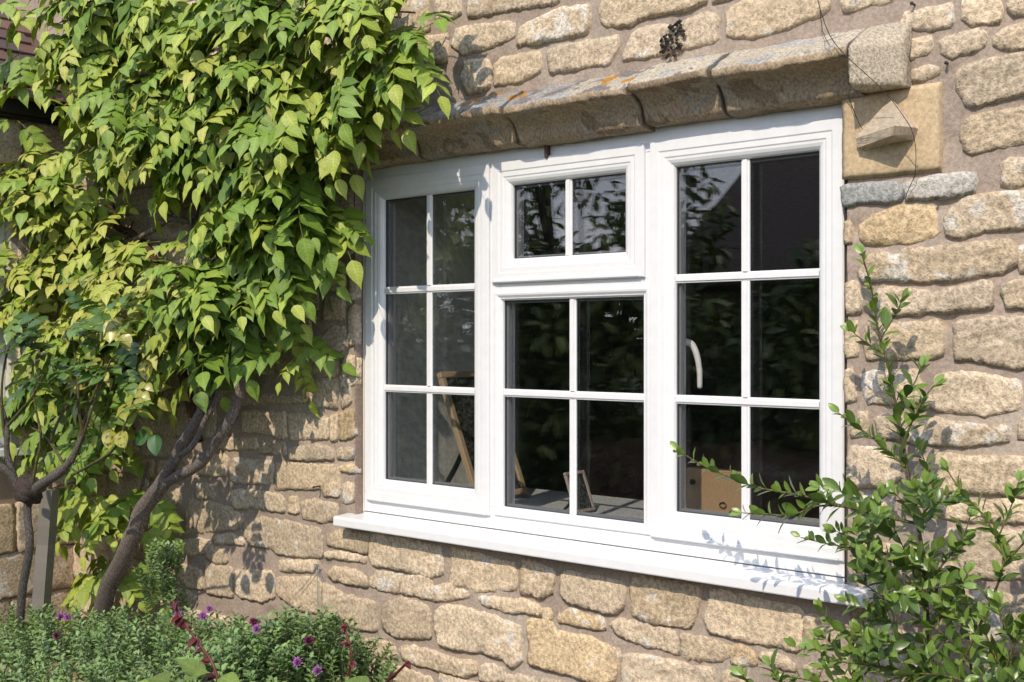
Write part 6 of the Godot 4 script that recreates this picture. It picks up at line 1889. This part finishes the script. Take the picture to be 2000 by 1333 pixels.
	["b", 2, [-1.138, 0.02, -0.842, 0.108]],
	["b", 2, [-0.822, 0.02, -0.653, 0.108]],
	["b", 2, [-0.633, 0.02, -0.434, 0.108]],
	["b", 2, [-0.414, 0.02, -0.112, 0.108]],
	["b", 2, [-0.092, 0.02, 0.075, 0.108]],
	["b", 2, [0.095, 0.02, 0.398, 0.108]],
	["b", 2, [0.418, 0.02, 0.714, 0.108]],
	["b", 2, [0.734, 0.02, 0.89, 0.108]],
	["y", 2, [0.91, 0.02, 1.168, 0.108]],
	["b", 2, [1.188, 0.02, 1.519, 0.108]],
	["b", 2, [1.539, 0.02, 1.678, 0.108]],
	["b", 2, [1.698, 0.02, 1.893, 0.108]],
	["b", 2, [1.913, 0.02, 2.144, 0.108]],
	["b", 2, [2.164, 0.02, 2.338, 0.108]],
	["b", 2, [2.358, 0.02, 2.498, 0.108]],
	["b", 2, [2.518, 0.02, 2.823, 0.108]],
	["b", 2, [2.843, 0.02, 3, 0.108]],
	["b", 2, [-0.567, 0.13, -0.309, 0.268]],
	["y", 2, [-0.289, 0.13, -0.055, 0.268]],
	["b", 2, [-0.035, 0.13, 0.189, 0.268]],
	["y", 2, [0.209, 0.13, 0.361, 0.268]],
	["b", 2, [0.381, 0.13, 0.544, 0.268]],
	["y", 2, [0.564, 0.13, 0.885, 0.268]],
	["b", 2, [0.905, 0.13, 1.164, 0.268]],
	["b", 2, [1.184, 0.13, 1.344, 0.268]],
	["b", 2, [1.364, 0.13, 1.649, 0.268]],
	["b", 2, [1.669, 0.13, 1.928, 0.268]],
	["b", 2, [1.948, 0.13, 2.267, 0.268]],
	["y", 2, [2.287, 0.13, 2.592, 0.268]],
	["b", 2, [2.612, 0.13, 2.782, 0.268]],
	["b", 2, [2.802, 0.13, 3, 0.268]],
	["b", 2, [0.061, 0.29, 0.331, 0.358]],
	["b", 2, [0.351, 0.29, 0.535, 0.358]],
	["b", 2, [0.555, 0.29, 0.872, 0.358]],
	["b", 2, [0.892, 0.29, 1.042, 0.358]],
	["b", 2, [1.062, 0.29, 1.314, 0.358]],
	["b", 2, [1.334, 0.29, 1.526, 0.358]],
	["b", 2, [1.546, 0.29, 1.746, 0.358]],
	["b", 2, [1.766, 0.29, 1.924, 0.358]],
	["b", 2, [1.944, 0.29, 2.283, 0.358]],
	["b", 2, [2.303, 0.29, 2.444, 0.358]],
	["b", 2, [2.464, 0.29, 2.678, 0.358]],
	["b", 2, [2.698, 0.29, 2.843, 0.358]],
	["b", 2, [2.863, 0.29, 3, 0.358]],
	["b", 2, [0.836, 0.38, 0.964, 0.508]],
	["y", 2, [0.984, 0.38, 1.202, 0.508]],
	["b", 2, [1.222, 0.38, 1.537, 0.508]],
	["b", 2, [1.557, 0.38, 1.787, 0.508]],
	["b", 2, [1.807, 0.38, 1.935, 0.508]],
	["b", 2, [1.955, 0.38, 2.128, 0.508]],
	["b", 2, [2.148, 0.38, 2.438, 0.508]],
	["b", 2, [2.458, 0.38, 2.77, 0.508]],
	["b", 2, [2.79, 0.38, 3, 0.508]],
	["b", 2, [1.596, 0.53, 1.88, 0.658]],
	["b", 2, [1.9, 0.53, 2.105, 0.658]],
	["b", 2, [2.125, 0.53, 2.291, 0.658]],
	["b", 2, [2.311, 0.53, 2.629, 0.658]],
	["y", 2, [2.649, 0.53, 2.843, 0.658]],
	["y", 2, [2.863, 0.53, 3, 0.658]],
	["b", 2, [2.129, 0.68, 2.265, 0.778]],
	["y", 2, [2.285, 0.68, 2.617, 0.778]],
	["b", 2, [2.637, 0.68, 2.799, 0.778]],
	["b", 2, [2.819, 0.68, 3, 0.778]],
	["b", 2, [2.306, 0.8, 2.63, 0.898]],
	["b", 2, [2.65, 0.8, 3, 0.898]],
	["b", 2, [2.306, 0.92, 2.499, 1.008]],
	["b", 2, [2.519, 0.92, 2.809, 1.008]],
	["b", 2, [2.829, 0.92, 3, 1.008]],
	["b", 2, [2.306, 1.03, 2.625, 1.098]],
	["b", 2, [2.645, 1.03, 3, 1.098]],
	["b", 2, [2.306, 1.12, 2.614, 1.188]],
	["b", 2, [2.634, 1.12, 2.775, 1.188]],
	["b", 2, [2.795, 1.12, 3, 1.188]],
	["b", 2, [2.306, 1.21, 2.519, 1.338]],
	["b", 2, [2.539, 1.21, 2.696, 1.338]],
	["b", 2, [2.716, 1.21, 3, 1.338]],
	["b", 2, [2.306, 1.36, 2.533, 1.458]],
	["b", 2, [2.553, 1.36, 2.787, 1.458]],
	["b", 2, [2.807, 1.36, 3, 1.458]],
	["b", 2, [2.306, 1.48, 2.562, 1.568]],
	["b", 2, [2.582, 1.48, 2.733, 1.568]],
	["y", 2, [2.753, 1.48, 3, 1.568]],
	["b", 2, [2.306, 1.59, 2.632, 1.688]],
	["b", 2, [2.652, 1.59, 2.844, 1.688]],
	["b", 2, [2.864, 1.59, 3, 1.688]],
	["b", 2, [2.306, 1.71, 2.593, 1.778]],
	["b", 2, [2.613, 1.71, 2.771, 1.778]],
	["y", 2, [2.791, 1.71, 3, 1.778]],
	["b", 2, [2.306, 1.8, 2.624, 1.888]],
	["b", 2, [2.644, 1.8, 3, 1.888]],
	["y", 2, [2.306, 1.91, 2.441, 2.008]],
	["b", 2, [2.461, 1.91, 2.783, 2.008]],
	["b", 2, [2.803, 1.91, 3, 2.008]],
	["b", 2, [2.306, 2.03, 2.583, 2.128]],
	["b", 2, [2.603, 2.03, 2.781, 2.128]],
	["b", 2, [2.801, 2.03, 3, 2.128]],
	["b", 2, [2.306, 2.15, 2.506, 2.238]],
	["b", 2, [2.526, 2.15, 2.805, 2.238]],
	["b", 2, [2.825, 2.15, 3, 2.238]],
	["b", 2, [2.306, 2.26, 2.44, 2.348]],
	["y", 2, [2.46, 2.26, 2.641, 2.348]],
	["b", 2, [2.661, 2.26, 2.785, 2.348]],
	["b", 2, [2.805, 2.26, 3, 2.348]],
	["b", 2, [2.306, 2.37, 2.632, 2.498]],
	["b", 2, [2.652, 2.37, 2.846, 2.498]],
	["b", 2, [2.866, 2.37, 3, 2.498]],
	["b", 2, [1.446, 2.52, 1.744, 2.608]],
	["b", 2, [1.764, 2.52, 2.08, 2.608]],
	["y", 2, [2.1, 2.52, 2.414, 2.608]],
	["b", 2, [2.434, 2.52, 2.769, 2.608]],
	["b", 2, [2.789, 2.52, 3, 2.608]],
	["b", 2, [0.926, 2.63, 1.114, 2.738]],
	["b", 2, [1.134, 2.63, 1.469, 2.738]],
	["b", 2, [1.489, 2.63, 1.794, 2.738]],
	["b", 2, [1.814, 2.63, 2.119, 2.738]],
	["b", 2, [2.139, 2.63, 2.32, 2.738]],
	["b", 2, [2.34, 2.63, 2.656, 2.738]],
	["y", 2, [2.676, 2.63, 2.798, 2.738]],
	["b", 2, [2.818, 2.63, 3, 2.738]],
	["y", 2, [0.319, 2.76, 0.613, 2.848]],
	["b", 2, [0.633, 2.76, 0.907, 2.848]],
	["b", 2, [0.927, 2.76, 1.086, 2.848]],
	["b", 2, [1.106, 2.76, 1.331, 2.848]],
	["b", 2, [1.351, 2.76, 1.676, 2.848]],
	["b", 2, [1.696, 2.76, 1.889, 2.848]],
	["b", 2, [1.909, 2.76, 2.238, 2.848]],
	["b", 2, [2.258, 2.76, 2.449, 2.848]],
	["b", 2, [2.469, 2.76, 2.635, 2.848]],
	["b", 2, [2.655, 2.76, 3, 2.848]],
	["b", 2, [-0.395, 2.87, -0.165, 2.978]],
	["b", 2, [-0.145, 2.87, 0.117, 2.978]],
	["b", 2, [0.137, 2.87, 0.357, 2.978]],
	["b", 2, [0.377, 2.87, 0.534, 2.978]],
	["b", 2, [0.554, 2.87, 0.788, 2.978]],
	["b", 2, [0.808, 2.87, 0.953, 2.978]],
	["b", 2, [0.973, 2.87, 1.158, 2.978]],
	["b", 2, [1.178, 2.87, 1.426, 2.978]],
	["b", 2, [1.446, 2.87, 1.766, 2.978]],
	["b", 2, [1.786, 2.87, 2.051, 2.978]],
	["y", 2, [2.071, 2.87, 2.389, 2.978]],
	["b", 2, [2.409, 2.87, 2.535, 2.978]],
	["b", 2, [2.555, 2.87, 2.824, 2.978]],
	["b", 2, [2.844, 2.87, 3, 2.978]],
	["y", 2, [-1.093, 3, -0.764, 3.138]],
	["b", 2, [-0.744, 3, -0.417, 3.138]],
	["b", 2, [-0.397, 3, -0.129, 3.138]],
	["y", 2, [-0.109, 3, 0.166, 3.138]],
	["b", 2, [0.186, 3, 0.453, 3.138]],
	["b", 2, [0.473, 3, 0.616, 3.138]],
	["b", 2, [0.636, 3, 0.932, 3.138]],
	["b", 2, [0.952, 3, 1.177, 3.138]],
	["b", 2, [1.197, 3, 1.426, 3.138]],
	["y", 2, [1.446, 3, 1.646, 3.138]],
	["b", 2, [1.666, 3, 1.875, 3.138]],
	["b", 2, [1.895, 3, 2.182, 3.138]],
	["b", 2, [2.202, 3, 2.362, 3.138]],
	["b", 2, [2.382, 3, 2.55, 3.138]],
	["b", 2, [2.57, 3, 2.77, 3.138]],
	["y", 2, [2.79, 3, 3, 3.138]],
	["b", 2, [-1.736, 3.16, -1.46, 3.258]],
	["b", 2, [-1.44, 3.16, -1.278, 3.258]],
	["b", 2, [-1.258, 3.16, -1.097, 3.258]],
	["b", 2, [-1.077, 3.16, -0.91, 3.258]],
	["b", 2, [-0.89, 3.16, -0.744, 3.258]],
	["y", 2, [-0.724, 3.16, -0.423, 3.258]],
	["b", 2, [-0.403, 3.16, -0.212, 3.258]],
	["b", 2, [-0.192, 3.16, 0.037, 3.258]],
	["y", 2, [0.057, 3.16, 0.386, 3.258]],
	["b", 2, [0.406, 3.16, 0.703, 3.258]],
	["b", 2, [0.723, 3.16, 0.874, 3.258]],
	["b", 2, [0.894, 3.16, 1.149, 3.258]],
	["b", 2, [1.169, 3.16, 1.368, 3.258]],
	["b", 2, [1.388, 3.16, 1.661, 3.258]],
	["y", 2, [1.681, 3.16, 1.808, 3.258]],
	["b", 2, [1.828, 3.16, 2.105, 3.258]],
	["b", 2, [2.125, 3.16, 2.271, 3.258]],
	["b", 2, [2.291, 3.16, 2.542, 3.258]],
	["b", 2, [2.562, 3.16, 2.761, 3.258]],
	["y", 2, [2.781, 3.16, 3, 3.258]],
	["b", 2, [-1.96, 3.28, -1.827, 3.408]],
	["b", 2, [-1.807, 3.28, -1.634, 3.408]],
	["y", 2, [-1.614, 3.28, -1.362, 3.408]],
	["b", 2, [-1.342, 3.28, -1.076, 3.408]],
	["b", 2, [-1.056, 3.28, -0.84, 3.408]],
	["b", 2, [-0.82, 3.28, -0.67, 3.408]],
	["b", 2, [-0.65, 3.28, -0.5, 3.408]],
	["b", 2, [-0.48, 3.28, -0.297, 3.408]],
	["b", 2, [-0.277, 3.28, 0.005, 3.408]],
	["b", 2, [0.025, 3.28, 0.285, 3.408]],
	["y", 2, [0.305, 3.28, 0.585, 3.408]],
	["y", 2, [0.605, 3.28, 0.91, 3.408]],
	["b", 2, [0.93, 3.28, 1.261, 3.408]],
	["b", 2, [1.281, 3.28, 1.457, 3.408]],
	["b", 2, [1.477, 3.28, 1.81, 3.408]],
	["b", 2, [1.83, 3.28, 2.069, 3.408]],
	["b", 2, [2.089, 3.28, 2.335, 3.408]],
	["b", 2, [2.355, 3.28, 2.584, 3.408]],
	["y", 2, [2.604, 3.28, 2.74, 3.408]],
	["b", 2, [2.76, 3.28, 3, 3.408]],
	["b", 2, [-1.96, 3.43, -1.719, 3.518]],
	["b", 2, [-1.699, 3.43, -1.447, 3.518]],
	["b", 2, [-1.427, 3.43, -1.189, 3.518]],
	["b", 2, [-1.169, 3.43, -0.857, 3.518]],
	["b", 2, [-0.837, 3.43, -0.561, 3.518]],
	["b", 2, [-0.541, 3.43, -0.248, 3.518]],
	["b", 2, [-0.228, 3.43, -0.075, 3.518]],
	["b", 2, [-0.055, 3.43, 0.123, 3.518]],
	["b", 2, [0.143, 3.43, 0.328, 3.518]],
	["b", 2, [0.348, 3.43, 0.514, 3.518]],
	["b", 2, [0.534, 3.43, 0.821, 3.518]],
	["b", 2, [0.841, 3.43, 1.113, 3.518]],
	["b", 2, [1.133, 3.43, 1.448, 3.518]],
	["b", 2, [1.468, 3.43, 1.791, 3.518]],
	["b", 2, [1.811, 3.43, 1.931, 3.518]],
	["b", 2, [1.951, 3.43, 2.204, 3.518]],
	["b", 2, [2.224, 3.43, 2.36, 3.518]],
	["b", 2, [2.38, 3.43, 2.649, 3.518]],
	["b", 2, [2.669, 3.43, 3, 3.518]],
]
